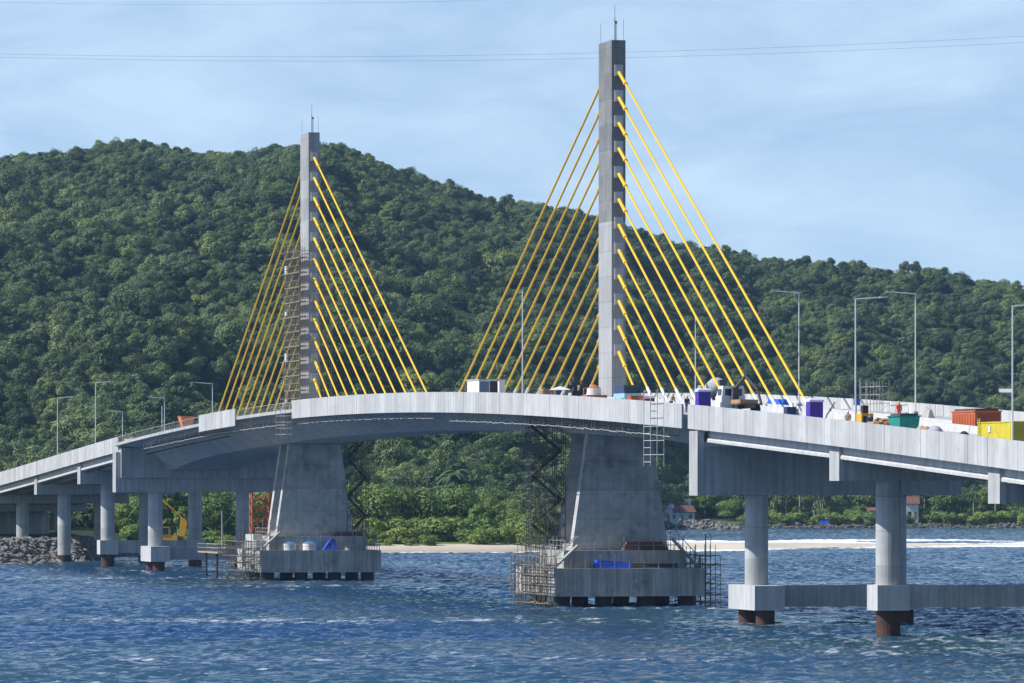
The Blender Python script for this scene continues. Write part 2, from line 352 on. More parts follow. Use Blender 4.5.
steps = [330.]
while steps[-1] < 1640: steps.append(steps[-1]+.42+1.0*max(0, (steps[-1]-520))/1080)
wx = np.arange(-178, 179, .42); wy = np.array(steps); WX, WY = np.meshgrid(wx, wy)
WZ = np.zeros_like(WX); gust = .75+.5*np.clip(hnoise(WX*2.2+40, WY*1.1)/16+.5, 0, 1)
r2 = np.random.default_rng(5)
for i in range(42):
    lam = .95*(6.5/.95)**(i/41); th = R(255)+r2.normal(0, .5); kk = 2*np.pi/lam
    am = .0140*lam**.45*r2.uniform(.6, 1.2); ph = r2.uniform(0, 6.28)
    q = kk*(np.cos(th)*WX+np.sin(th)*WY)+ph
    WZ += am*(np.sin(q)+.22*np.cos(2*q))
shel = np.clip(1-np.exp(-((WY-1085)/30)**2)*.3, 0, 1)
WZ *= gust*np.interp(WY, [0, 900, 1100, 1600], [1.15, 1, .75, .7])
wpx = 512+F*WX/WY
FO = np.zeros_like(WX)
FO += .42*np.clip((WZ-.20)/.08, 0, 1)*np.clip((gust-1.0)*6, 0, 1)                       # whitecaps
dsh = ysh(wpx)-WY
FO += .75*np.exp(-np.clip(dsh, 0, 99)/6)*((wpx < 230)*(wpx > -200))*.95
FO += .7*np.exp(-np.clip(dsh, 0, 99)/9)*((wpx >= 230)*(wpx < 640))
bh = bar_h(WX, WY); bc = np.interp(wpx, [560, 660, 800, 1024, 1300], [1075, 1110, 1130, 1150, 1180]); bw = np.interp(wpx, [560, 640, 760, 860, 1000, 1200], [40, 55, 40, 22, 12, 6])
rag = hnoise(WX*3.1, WY*.9)/18
front = np.clip(bc-bw-WY, -40, 200); rear = np.clip(WY-bc-bw, -40, 300); east = (wpx > 585)
FO += east*.85*np.exp(-np.clip(front, 0, 200)/(26+16*rag))*(front > -30)*np.clip(.8+.8*rag, .2, 1)
FO += east*.85*np.exp(-np.clip(rear, 0, 300)/(58+30*rag))*(rear > -30)*np.clip(.75+.9*rag, .1, 1)
for dy, hh in ((10, .75), (34, .6), (66, .5), (-62, .35)):          # rollers breaking on the bar
    yb = bc+bw+dy+7*np.sin(WX*.06+dy)+3*np.sin(WX*.19); am_ = np.clip(.55+.6*np.sin(WX*.075+dy*.3)+.3*np.sin(WX*.21), 0, 1)
    if dy < 0: yb = bc-bw-14+4*np.sin(WX*.08)
    e_ = np.exp(-((WY-yb)/3.2)**2)*east*am_; WZ += hh*e_; FO += .8*np.clip(e_*1.6, 0, 1)
me = grid_mesh('water', WX, WY, WZ)
at = me.attributes.new('foam', 'FLOAT', 'POINT'); at.data.foreach_set('value', FO.astype(np.float32).ravel())
me.materials.append(wmat); o = bpy.data.objects.new('water', me); COL.objects.link(o); tag(o, 'choppy blue water of the bay', None, kind='structure')
mb = MB(); mb.pts([(-9000, -300, -1.6), (9000, -300, -1.6), (9000, 9000, -1.6), (-9000, 9000, -1.6)], [(0, 1, 2, 3)])
o = mb.build('sea_beyond', wmat); tag(o, 'open water around the bay', None, kind='structure')

# ------------------------------------------------------------ deck profile
_c = [4.46094102e-10, -1.54151596e-07, -1.28326864e-04, 2.34247787e-02, 2.34652049e+01]
def zp(s):                            # top of the parapet
    if s < -205: return np.polyval(_c, -205)+(s+205)*.042
    if s > 330: return np.polyval(_c, 330)-(s-330)*.046
    return float(np.polyval(_c, s))
def zd(s): return zp(s)-1.1           # carriageway
SJL, SJR = -83., 235.                 # joints of the stayed deck
def depth(s):
    e = max(0, 1-min(s-SJL, SJR-s)/45.)
    return 3.35+1.0*e*e
def rng_s(a, b, st):
    n = max(1, int(math.ceil((b-a)/st))); return [a+(b-a)*i/n for i in range(n+1)]
def strip(sec, a, b, st=4.):          # sweep of section(s)->[(t,z)...]
    mb_ = MB(); mb_.sweep([[(s, t, z) for t, z in sec(s)] for s in rng_s(a, b, st)]); return mb_
def panels(a, b, t0, t1, drop=2.35, wid=2.4):
    mb_ = MB(); n = max(1, round((b-a)/wid)); ww = (b-a)/n
    for i in range(n):
        s0 = a+i*ww+.022; s1 = a+(i+1)*ww-.022; za, zb = zp(s0), zp(s1); jt = random.uniform(-.012, .012)
        mb_.hexa([(s0, t0+jt, za-drop), (s1, t0+jt, zb-drop), (s1, t1+jt, zb-drop), (s0, t1+jt, za-drop), (s0, t0+jt, za), (s1, t0+jt, zb), (s1, t1+jt, zb), (s0, t1+jt, za)])
    return mb_
deck = bthing('cable_stayed_deck', 'curving concrete box girder deck carried by the yellow stays', 'bridge deck')
def box_sec(s):
    z = zd(s); d = depth(s)
    return [(-13.2, z), (-13.2, z-.42), (-8.4, z-1.0), (-4.7, z-d), (4.7, z-d), (8.4, z-1.0), (13.2, z-.42), (13.2, z)]
strip(box_sec, SJL+.1, SJR-.5, 3.).build('box_girder', conc, deck)
for a, b in ((SJL+.35, SJL+3.2),):
    zt0 = zd((a+b)/2); MB().box(a, b, -12.6, 12.6, 14.37, zt0-.75).build('end_crossbeam', conc, deck)
for a, b in ((-12.5, 13.6), (51.5, SJR-.5)): panels(a, b, -13.42, -13.22).build('parapet', fascia, deck)
panels(SJL+.2, SJR-.5, 13.22, 13.42).build('parapet', fascia, deck)
for tt in (-1.7, 1.7):                 # median kerbs
    strip(lambda s: [(tt-.2, zd(s)+.004), (tt+.2, zd(s)+.004), (tt+.12, zd(s)+.7), (tt-.12, zd(s)+.7)], SJL+.3, SJR-.6, 6.).build('median_barrier', conc_light, deck)
# starter bars and edge rail where the fascia is still missing
for a, b in ((SJL+1, -12.8), (14, 51)):
    mb = MB()
    for s in rng_s(a, b, .9):
        mb.tube((s, -13.05, zd(s)-.05), (s+random.uniform(-.05, .05), -13.05, zd(s)+random.uniform(.5, 1.0)), .035, 4)
    for s0, s1 in zip(rng_s(a, b, 4)[:-1], rng_s(a, b, 4)[1:]):
        mb.tube((s0, -12.9, zd(s0)+.95), (s1, -12.9, zd(s1)+.95), .04, 4)
    mb.build('edge_rail', galv, deck)

# ------------------------------------------------------------ approach viaducts
def approach(label, a, b, supports, hw=12.48):
    v = bthing('approach_viaduct', label, 'viaduct')
    strip(lambda s: [(-hw+.23, zd(s)), (-hw+.23, zd(s)-.3), (hw-.23, zd(s)-.3), (hw-.23, zd(s))], a, b, 4.).build('deck_slab', asphalt, v)
    panels(a, b, -hw, -hw+.2).build('parapet', fascia, v); panels(a, b, hw-.2, hw).build('parapet', fascia, v)
    for tt in (-1.5, 1.5):
        strip(lambda s: [(tt-.2, zd(s)+.004), (tt+.2, zd(s)+.004), (tt+.1, zd(s)+.7), (tt-.1, zd(s)+.7)], a+.1, b-.1, 6.).build('median_barrier', conc_light, v)
    for s0, s1 in zip(supports[:-1], supports[1:]):
        for i in range(8):
            tt = (hw-1.06)*(-1+2*i/7); mb = MB()
            def sec(x):
                k_ = (x-s0)/(s1-s0); zt = (1-k_)*zd(s0)+k_*zd(s1)-.31; zt = min(zt, zd(x)-.305)
                return [(x, tt-.42, zt), (x, tt-.42, zt-.14), (x, tt-.13, zt-.26), (x, tt-.13, zt-1.66), (x, tt-.36, zt-1.86), (x, tt-.36, zt-2.1), (x, tt+.36, zt-2.1), (x, tt+.36, zt-1.86), (x, tt+.13, zt-1.66), (x, tt+.13, zt-.26), (x, tt+.42, zt-.14), (x, tt+.42, zt)]
            mb.sweep([sec(s0+.25+(s1-s0-.5)*q/8) for q in range(9)]); mb.build('girder', conc_light, v)
    return v
LP = [-84.2, -124, -168, -212, -256, -300]; RP = [240, 280.1, 322.4, 364.5, 406]
approach('concrete approach viaduct sloping down to the rocky left bank', -345, SJL-.5, LP+[-344])
approach('concrete approach viaduct descending towards the viewer on the right', SJR+.5, 407, [237.5]+RP[1:], 13.1)

# ------------------------------------------------------------ bents
def bent(label, s, half, ztop, zbot, cheek, colt, kind, ground=0., thick=1.4, cap=(3.8, 1.45)):
    b = bthing('bridge_pier', label, 'bridge pier', s, group='column bents carrying the bridge')
    MB().box(-thick, thick, -half, half, zbot, ztop).build('cap_beam', conc, b)
    for sg in (-1, 1):
        t0, t1 = sorted((sg*(half+.03), sg*(half-.62)))
        MB().box(-thick-.03, thick+.03, t0, t1, zbot-.03, cheek).build('end_wall', conc, b)
    for tt in (-colt, colt):
        z0 = cap[0]-.02 if kind != 'land' else ground-.6
        MB().cyl(0, tt, z0, zbot+.01, 1.13, 28).build('column', conc_col, b, smooth=False)
        if kind != 'land':
            hl = 4.4 if kind == 'double' else 1.5
            MB().box(-hl, hl, tt-1.5, tt+1.5, cap[1], cap[0]).build('pile_cap', conc_light, b)
            for sx in ((-2.9, 2.9) if kind == 'double' else (0,)):
                MB().cyl(sx, tt, -6, cap[1]+.01, .92 if kind == 'double' else 1.08, 20).build('pile', pile_m, b)
        else:
            MB().cyl(0, tt, ground-6, ground+1.3, 1.2, 20).build('pile', pile_m, b)
    if kind != 'land':
        MB().box(-.9, .9, -colt+1.51, colt-1.51, cap[1]+.25, cap[0]-.04).build('tie_beam', conc, b)
        for tt in (-colt-1.5, colt+1.5): pass
    return b
bent('wide capped double column pier at the right end of the cable span', 238.2, 13.3, zp(240)-3.9, 12.45, zp(240)-2.42, 7.0, 'double')
bent('two column pier with rusty piles nearest the viewer on the right', 280.1, 12.5, zp(280)-3.75, 13.85, zp(280)-2.42, 7.5, 'single', cap=(4.6, 2.35))
bent('pier cut off by the frame edge showing only its white cap end', 322.4, 12.5, zp(322.4)-3.75, 12.0, zp(322.4)-2.42, 7.5, 'single')
bent('pier beyond the right picture edge under the descending viaduct', 364.5, 12.5, zp(364.5)-3.75, 10.2, zp(364.5)-2.42, 7.5, 'single')
bent('wide capped pier at the left end of the cable span', -82, 13.3, 14.35, 12.15, 18.3, 6.9, 'double')
bent('second pier from the left bank with a square pile cap', -123, 11.9, zp(-124)-3.75, 13.4, zp(-124)-2.42, 7.2, 'single', cap=(4.3, 2.0))
bent('pier standing in surf beside the rocks with rusty column feet', -167, 11.9, zp(-168)-3.75, 11.6, zp(-168)-2.42, 7.0, 'land', 0.)
bent('pier standing on the rock bank under the left viaduct', -212, 11.9, zp(-212)-3.75, 9.9, zp(-212)-2.42, 7.0, 'land', 2.)
bent('farthest pier in deep shade at the left picture edge', -256, 11.9, zp(-256)-3.75, 8.2, zp(-256)-2.42, 7.0, 'land', 3.)
ab = bthing('bridge_abutment', 'dark concrete abutment wall behind the left viaduct columns', 'abutment', -300)
MB().box(-1.2, 1.2, -12, 12, -1, zp(-300)-3.6).build('wall', conc_dark, ab)
MB().box(-7, -1.25, -12, -11.2, -1, zp(-300)-3.6).build('wing_wall', conc_dark, ab)

# ------------------------------------------------------------ towers
ZT = 62.5
def tower(label, s0, mz):
    b = bthing('bridge_tower', label, 'bridge tower', s0)
    zdk = zd(s0); sof = zdk-depth(s0)
    zs = 42.5 if mz == 2 else 50.
    MB().box(-2.75, 2.75, -.79, .79, zdk+.01, zs).build('lower_mast', conc_lift, b)
    MB().box(-2.75, 2.75, -.79, .79, zs, ZT).build('upper_mast', mat('raw_lift_concrete', (.20, .205, .205), .85, .22, .4, streak=.2, lifts=2.8, dirt=((.12, .12, .125), .3, .54, .5)) if mz == 2 else mat('grey_lift_concrete', (.33, .335, .335), .85, .15, .25, streak=.2, lifts=2.8), b)
    mb = MB()
    for x in (-2.4, 2.4): mb.box(x-.25, x+.25, -.805, .805, ZT-.9, ZT-.3)
    # anchor recess plates
    for sg in (-1, 1):
        for i in range(12):
            z = 58.9-2.805*i
            MB().cb((sg*2.85, 0, z+.25), (.2, .95, 1.25)).build('anchor_plate', conc_light, b)
    mr = MB().tube((1.2, 0, ZT), (1.2, 0, ZT+2.6), .05).tube((1.2, 0, ZT+2.6), (1.2, 0, ZT+4.0), .025); mr.build('lightning_rod', dark_steel, b)
    MB().tube((.6, .3, ZT), (.6, .3, ZT+2.0), .05).cyl(.6, .3, ZT+2.0, ZT+2.3, .12, 8).build('beacon_post', dark_steel, b)
    for x in (-2.5, 2.5): MB().tube((x, x*.25, ZT), (x, x*.25, ZT+2.3), .03).build('starter_rod', galv, b)
    for sx in (-2.75, 2.75):           # twin leaf legs
        th_ = .62
        p = []
        for z, hw in ((6.2, 5.5), (sof+.02, 3.65)):
            p += [(sx-th_, -hw, z), (sx+th_, -hw, z), (sx+th_, hw, z), (sx-th_, hw, z)]
        MB().hexa(p).build('leg', mat('leg_concrete', (.43, .43, .425), .85, .3, .45, streak=.16, lifts=3.2, dirt=((.17, .17, .17), .35, .52, .65), bump=.3), b)
    MB().box(-2.3, 2.3, -5.2, 5.2, 6.2, 6.9).build('leg_footing', conc_dark, b)
    MB().box(-5.2, 5.2, -6.9, 6.9, 4.26, 6.2).build('plinth', conc_dark, b)
    MB().box(-9.6, 7.5, -8.5, 8.5, 1.2, 4.25).build('pile_cap', conc_dark, b)
    for x in (-5.0, 5.0):
        for t in (-7.1, -2.35, 2.4, 7.1): MB().cyl(x, t, -6, 1.21, .95, 16).build('pile', pile_d, b)
    return b
T1S, T2S = 0., 160.
tower('shorter looking farther tower with scaffolding round its lower mast', T1S, 1)
tower('taller nearer bridge tower with bare mast in the middle of the picture', T2S, 2)

# ------------------------------------------------------------ stays
def stay(label, s0, sg, i, white):
    dz = zd(s0)
    top = Vector((sg*2.95, 0, 58.9-2.805*(11-i))); sb = sg*(11.7+5.68*i); bot = Vector((sb, 0, zd(s0+sb)+.1-dz+dz))
    o = bthing('stay_cable', label, 'stay cable', s0, group='yellow stay cables')
    d = (bot-top).normalized(); Lc = (bot-top).length
    a = top+d*3.0; c = bot-d*3.4
    MB().tube(top, a, .195, 10).build('guide_pipe', yellow, o)
    MB().tube(a-d*.25, a+d*.1, .235, 10).build('collar', yellow, o)
    MB().tube(a+d*.1, c, .128, 8).build('sheath', yellow, o)
    MB().tube(c, bot, .17, 10).build('anchor_sleeve', sleeve if white else yellow, o)
    return o
for s0, nm in ((T1S, 'farther left tower'), (T2S, 'nearer right tower')):
    for sg, side in ((1, 'right'), (-1, 'left')):
        for i in range(12):
            stay(f'{ORD[i]} yellow stay cable on the {side} side of the {nm}', s0, sg, i, s0 == T2S or sg < 0)

# ------------------------------------------------------------ things standing on the deck
def on(px, t): return inv(px, t)[0]
def dthing(name, label, cat, px, t, group=None, rz=0., dz=0.):
    s = on(px, t); sl_ = math.atan((zd(s+.5)-zd(s-.5)))
    return thing(name, label, cat, P(s, t, zd(s)+dz), TH+rz, group)

# street lamps: (px, across, top y, arm side, label)
def lamp(px, t, ytop, arm, label):
    s, D = inv(px, t); h = zy(ytop, D)-zd(s)
    b = thing('street_lamp', label, 'street lamp', P(s, t, zd(s)), TH, 'street lamps along the bridge')
    MB().box(-.22, .22, -.22, .22, 0, .35).build('base', galv, b)
    MB().tube((0, 0, .35), (0, 0, h), .078, 8, .06).build('pole', steel, b)
    if arm:
        MB().tube((0, 0, h-.05), (0, arm*2.3, h+.12), .055, 6).build('arm', steel, b)
        MB().hexa([(-.14, arm*2.25, h+.05), (.14, arm*2.25, h+.05), (.1, arm*3.0, h+.12), (-.1, arm*3.0, h+.12), (-.14, arm*2.25, h+.19), (.14, arm*2.25, h+.19), (.1, arm*3.0, h+.2), (-.1, arm*3.0, h+.2)]).build('lamp_head', steel, b)
lamp(57.5, -11.9, 397.5, 1, 'grey street lamp on the near left viaduct edge, leftmost lamp')
lamp(95.5, -11.9, 382.5, 1, 'tall street lamp on the near viaduct edge just before the fascia ends')
lamp(122.5, 11.9, 411.5, -1, 'short looking street lamp with arm to the left beyond the fascia end')
lamp(164.5, 11.9, 398, -1, 'street lamp with arm to the left beside the bare deck edge')
lamp(162, 9.5, 406, 0, 'slender bare lamp post close beside the lamp at the bare deck edge')
lamp(212.5, 12.4, 383.5, -1, 'street lamp behind the short fascia piece left of the farther tower')
lamp(522.5, -12.4, 291, 0, 'thin lamp post among the left stays of the nearer tower')
lamp(695.5, 12.4, 316, 0, 'thin lamp post behind the right stays of the nearer tower')
lamp(799, 12.2, 292.5, -1, 'street lamp just right of the outermost stay, arm to the left')
lamp(855.5, -11.8, 298.5, 1, 'street lamp on the near edge beside the yellow generator, arm to the right')
lamp(915.5, 11.8, 293.5, -1, 'street lamp on the far edge behind the teal skip, arm to the left')
lamp(1012.5, -11.8, 305.5, 1, 'street lamp rising in front of the yellow container, rightmost lamp')

# site cabin on the crest
c = dthing('site_cabin', 'white site cabin with a dark open doorway standing on the deck crest', 'site cabin', 492, -10.9)
MB().box(-5.6, 0, -1.5, 1.5, .1, 2.45).build('body', white_p, c)
MB().box(-5.7, .1, -1.58, 1.58, 2.45, 2.58).build('roof', conc_light, c)
MB().box(.003, .05, -1.45, -.35, .3, 2.3).build('window', mat('blue_glass', (.12, .17, .25), .25, .1), c)
MB().box(.003, .03, -.25, .62, .15, 2.35).build('doorway', black_p, c)  # black panel painted in for the unlit inside of the open doorway
MB().box(.03, .9, .62, .68, .15, 2.3).build('door', white_p, c)
b = dthing('formwork_stack', 'brown stack of formwork panels on the deck left of the nearer mast', 'formwork stack', 547, -11)
for i in range(6): MB().box(-1.2, 1.0, -.75+random.uniform(-.1, .1), .8, i*.27, i*.27+.24).build('panel', wood, b)
for y in (-.6, .65): MB().box(1.02, 1.1, y-.05, y+.05, 0, 1.7).build('stake', pale_bark, b)
b = dthing('canopy_tent', 'small white canopy tent on four posts left of the black rig', 'tent', 560, -11)
for x in (-.7, .7):
    for y in (-.8, .8): MB().tube((x, y, 0), (x, y, 1.6), .04).build('post', galv, b)
MB().pts([(-.9, -1, 1.55), (.9, -1, 1.55), (.9, 1, 1.55), (-.9, 1, 1.55), (0, 0, 1.95), (0, 0, 1.5)], [(0, 1, 4), (1, 2, 4), (2, 3, 4), (3, 0, 4), (1, 0, 5), (2, 1, 5), (3, 2, 5), (0, 3, 5)]).build('canopy', white_p, b)
MB().box(-.4, .4, -.5, .5, 0, .9).build('table', navy, b)
b = dthing('drill_rig', 'black drill rig with hoses left of the orange pump', 'drill rig', 575, -10.6)
MB().box(-1.2, 1.2, -.6, .6, .35, 1.5).build('body', black_p, b)
for y in (-.62, .62): MB().box(-1.3, 1.3, y-.13, y+.13, 0, .42).build('track', black_p, b)
MB().box(-.25, .25, -.22, .22, 1.5, 3.0).box(-.4, .4, -.5, .5, 2.1, 2.5).build('mast', dark_steel, b)
MB().path([(.3, .5, 1.2), (.5, .8, 2.2), (.1, .5, 2.7), (0, .2, 2.9)], .06).build('hose', black_p, b)
MB().tube((.9, -.65, 1.0), (.9, -.9, 1.0), .28, 12).build('drum', white_p, b)
b = dthing('grout_pump', 'orange grout pump with a pale tank beside the nearer mast', 'pump', 594, -10.6)
MB().box(-1.0, 1.2, -1.1, 1.1, .5, 1.15).build('frame', rust, b)
for x in (-.7, .8):
    for y in (-.9, .9): MB().tube((x, y, 0), (x, y, .5), .08).build('leg', dark_steel, b)
MB().cyl(0, 0, 1.15, 1.85, .75, 16).build('tank', white_p, b)
MB().cyl(0, 0, 1.85, 2.25, .75, 16, .2).build('hopper_lid', rust, b)
MB().path([(-.8, -.9, 1.1), (-.8, -.9, 1.9), (-.8, .9, 1.9), (-.8, .9, 1.1)], .06).build('guard_rail', rust, b)
b = dthing('delivery_van', 'pale blue van parked right of the nearer mast foot', 'van', 628, -3.5)
MB().box(-2.4, 2.0, -.95, .95, .45, 1.2).build('body', mat('pale_blue_paint', (.3, .5, .6), .4, .05), b)
MB().hexa([(-2.3, -.9, 1.2), (1.6, -.9, 1.2), (1.6, .9, 1.2), (-2.3, .9, 1.2), (-2.2, -.8, 2.1), (1.2, -.8, 2.1), (1.2, .8, 2.1), (-2.2, .8, 2.1)]).build('cabin', navy, b)
MB().box(1.42, 1.62, -.7, .7, 1.3, 1.9).build('windscreen', glass_d, b)
for x in (-1.5, 1.4):
    for y in (-.9, .9): MB().tube((x, y-.12, .36), (x, y+.12, .36), .36, 14).build('wheel', black_p, b)
for px, cnm, lab in ((635, rust, 'orange tool crate at the right foot of the nearer mast'), (647, mat('maroon_paint', (.2, .05, .04), .7, .2), 'maroon tool crate beside the orange one right of the mast')):
    b = dthing('tool_crate', lab, 'crate', px, -10.8)
    MB().box(-.7, .7, -.6, .6, 0, 1.25).build('body', cnm, b); MB().box(-.74, .74, -.64, .64, 1.25, 1.36).build('lid', cnm, b)
def toilet(px, t, label):
    b = dthing('portable_toilet', label, 'portable toilet', px, t, 'purple portable toilets')
    MB().box(-.62, .62, -.62, .62, .08, 2.25).build('cabin', purple, b)
    MB().box(-.68, .68, -.68, .68, 0, .08).build('base', dark_steel, b)
    MB().box(.623, .66, -.4, .4, .15, 2.1).build('door', mat('dark_purple', (.06, .025, .28), .5, .08), b)
    MB().box(-.69, .69, -.69, .69, 2.25, 2.42).hexa([(-.68, -.68, 2.42), (.68, -.68, 2.42), (.68, .68, 2.42), (-.68, .68, 2.42), (-.45, -.45, 2.6), (.45, -.45, 2.6), (.45, .45, 2.6), (-.45, .45, 2.6)]).build('roof', mat('pale_plastic', (.6, .6, .72), .5, .05), b)
    MB().tube((-.4, .4, 2.3), (-.4, .4, 2.75), .06, 8).build('vent_pipe', white_p, b)
toilet(703, -10.9, 'purple portable toilet beside the deck joint left of the white truck')
toilet(814.5, -10.9, 'purple portable toilet standing alone right of the outermost stay')
# trucks
b = dthing('concrete_mixer', 'grey concrete mixer truck parked behind the white crane truck', 'mixer truck', 716, 5); b.scale = (.82, .82, .82)
MB().box(-4, 3.6, -1.1, 1.1, .7, 1.05).build('chassis', dark_steel, b)
mb = MB(); prof = [(-2.6, .55), (-1.6, 1.15), (.2, 1.3), (1.8, .95), (2.7, .45)]
mb.sweep([[(x, r_*math.cos(a), 2.35+.12*x+r_*math.sin(a)) for a in [2*math.pi*i/18 for i in range(18)]] for x, r_ in prof]); mb.build('drum', mat('drum_grey', (.33, .34, .35), .6, .2), b, smooth=True)
MB().box(-4.6, -2.9, -1.15, 1.15, .9, 2.7).build('cab', MATS['drum_grey'], b)
MB().box(-4.63, -4.6, -.95, .95, 1.9, 2.7).build('windscreen', glass_d, b)
MB().hexa([(2.5, -.4, 2.3), (3.2, -.4, 2.1), (3.2, .4, 2.1), (2.5, .4, 2.3), (2.5, -.5, 3.2), (3.4, -.5, 3.3), (3.4, .5, 3.3), (2.5, .5, 3.2)]).build('hopper', dark_steel, b)
for x in (-3.7, 1.4, 2.7):
    for y in (-1, 1): MB().tube((x, y-.18, .52), (x, y+.18, .52), .52, 16).build('wheel', black_p, b)
b = dthing('crane_truck', 'white flatbed truck with a folded dark loader crane', 'truck', 737, -7.8)
MB().box(-3.4, 4.6, -.5, .5, .65, .95).build('chassis', dark_steel, b)
MB().box(-3.3, -1.2, -1.2, 1.2, .8, 1.9).build('cab', white_p, b)
ch = MB().hexa([(-3.2, -1.15, 1.9), (-1.2, -1.15, 1.9), (-1.2, 1.15, 1.9), (-3.2, 1.15, 1.9), (-2.7, -1.05, 2.9), (-1.2, -1.05, 2.9), (-1.2, 1.05, 2.9), (-2.7, 1.05, 2.9)]).build('cab_roof', white_p, b)
MB().box(-1.19, -1.15, -.85, .85, 1.95, 2.6).build('rear_window', glass_d, b)
MB().box(-2.6, -1.5, -1.19, -1.15, 2.0, 2.6).build('side_window', glass_d, b)
MB().box(-.1, 4.6, -1.22, 1.22, .96, 1.12).build('flatbed', dark_steel, b)
MB().box(.9, 4.1, -.9, .9, 1.13, 1.5).build('load', wood, b)
MB().box(-.95, -.35, -.3, .3, .95, 2.7).build('crane_post', dark_steel, b)
MB().tube((-.65, 0, 2.6), (-.2, .9, 3.8), .2, 8).tube((-.2, .9, 3.8), (1.2, 1.7, 2.5), .16, 8).tube((1.2, 1.7, 2.5), (1.8, 1.9, 1.2), .13, 8).build('crane_arm', dark_steel, b)
for x in (-2.6, 2.2, 3.5):
    for y in (-1, 1): MB().tube((x, y-.18, .5), (x, y+.18, .5), .5, 16).build('wheel', black_p, b)
b = dthing('tarpaulin', 'blue tarpaulin over a long bundle by the far barrier', 'tarpaulin', 778, 9)
MB().hexa([(-3, -.5, 0), (3, -.5, 0), (3, .6, 0), (-3, .6, 0), (-2.8, -.2, .85), (2.8, -.2, .8), (2.8, .3, .75), (-2.8, .3, .9)]).build('cover', blue_p, b)
b = dthing('compressor', 'small dark blue compressor box left of the lone purple toilet', 'compressor', 790, -10.5)
MB().box(-.55, .55, -.45, .45, .2, 1.55).build('body', navy, b); MB().tube((.3, .2, 1.55), (.3, .2, 1.9), .05, 8).build('exhaust', dark_steel, b)
for x in (-.35, .35): MB().tube((x, -.5, .2), (x, .5, .2), .2, 10).build('wheel', black_p, b)
b = dthing('bent_rod', 'bent dark steel rod leaning right of the lone purple toilet', 'steel rod', 823, -10.9)
MB().path([(0, 0, 0), (.1, .3, 1.1), (.5, .7, 1.9), (.7, .9, 2.3)], .06).build('rod', dark_steel, b)
b = dthing('generator', 'yellow diesel generator on the near deck edge under a lamp', 'generator', 864, -10.5)
MB().box(-1.0, 1.0, -.55, .55, .35, 1.65).build('canopy', exc_p, b); MB().box(-1.05, 1.05, -.6, .6, 0, .34).build('skid', dark_steel, b)
MB().box(-.3, .35, -.2, .3, 1.65, 2.35).build('control_box', black_p, b); MB().box(1.01, 1.05, -.4, .4, .6, 1.4).build('grille', black_p, b)
b = dthing('site_sign', 'small blue sign on a post beside the yellow generator', 'sign', 856.5, -9.5)
MB().tube((0, 0, 0), (0, 0, 2.3), .04).build('post', galv, b); MB().box(.05, .09, -.3, .3, 2.2, 2.8).build('sign_board', mat('sign_blue', (.03, .14, .55), .5, .05), b)
b = dthing('rubble_pile', 'pile of broken timber and rubble left of the teal skip', 'rubble', 880, -10.7); b['kind'] = 'stuff'
mb = MB()
for i in range(40):
    Mx = Matrix.Rotation(random.uniform(0, 3), 3, 'Z') @ Matrix.Rotation(random.uniform(-.6, .6), 3, 'X')
    mb.cb((random.gauss(0, 1.5), random.gauss(0, .5), random.uniform(.5, 1.3)), (random.uniform(.3, 1.1), random.uniform(.1, .35), random.uniform(.1, .3)), M=Mx)
mb.cb((0, 0, .4), (4.4, 1.6, .8)); mb.build('heap', wood, b)
b = dthing('teal_skip', 'teal green waste skip on the near deck edge', 'skip', 904, -10.6)
MB().hexa([(-1.3, -.8, .25), (1.3, -.8, .25), (1.3, .8, .25), (-1.3, .8, .25), (-1.6, -.9, 1.75), (1.6, -.9, 1.75), (1.6, .9, 1.75), (-1.6, .9, 1.75)]).build('body', teal, b)
MB().box(-1.68, 1.68, -.98, .98, 1.75, 1.84).build('rim', mat('dark_teal', (.01, .16, .15), .6, .1), b)
for x in (-1.1, 1.1): MB().box(x-.1, x+.1, -1.0, 1.0, 0, .25).build('skid', dark_steel, b)
MB().box(-1.3, 1.4, -.8, .8, 1.85, 2.02).build('cover', dark_steel, b)
def sack(px, t, label, m, sx=.6, h=.7, base=.4):
    b = dthing('sack', label, 'sack', px, t, 'filled sacks on the deck edge')
    mb = MB(); mb.sweep([[((.5+.5*c_)*0+sx*c_*math.cos(a), sx*.75*c_*math.sin(a), z) for a in [2*math.pi*i/12 for i in range(12)]] for z, c_ in ((0, .85), (base, 1), (base+h*.6, .95), (base+h, .55), (base+h+.08, .2))]); mb.build('bag', m, b, smooth=True)
sack(921, -10.8, 'brown sack leaning against the right end of the teal skip', khaki)
sack(926.5, -10.8, 'yellowish sack between the brown and the grey sacks', wood)
sack(935, -10.6, 'grey sack at the right end of the sack row', mat('grey_sack', (.38, .36, .42), .9, .2), .9, .8)
sack(964, -10.3, 'black bag lying left of the yellow container', black_p, .6, .6)
b = dthing('tarp_sheet', 'pale crumpled sheet hung over rebar behind the sacks', 'sheet', 928, 2)
MB().hexa([(-1.2, -.4, 0), (1.2, -.5, 0), (1.2, .5, 0), (-1.2, .4, 0), (-.9, -.1, 1.7), (.8, -.12, 1.4), (.8, .1, 1.4), (-.9, .1, 1.7)]).build('sheet', mat('dusty_sheet', (.40, .38, .35), .9, .2), b)
def corr(mb_, x0, x1, y, z0, z1, out_, n):       # corrugated side
    for i in range(n):
        a = x0+(x1-x0)*i/n; w_ = (x1-x0)/n
        ya, yb = sorted((y, y+out_*.07)); mb_.box(a+w_*.25, a+w_*.75, ya, yb, z0, z1)
    return mb_
b = dthing('orange_container', 'rusty orange open top container in the middle of the carriageway', 'container', 988, .2)
MB().box(-6.2, 0, -1.22, 1.22, .15, 1.9).build('body', orange_p, b)
corr(MB(), -6.1, -.1, -1.222, .3, 1.75, -1, 14).build('corrugated_side', orange_p, b)
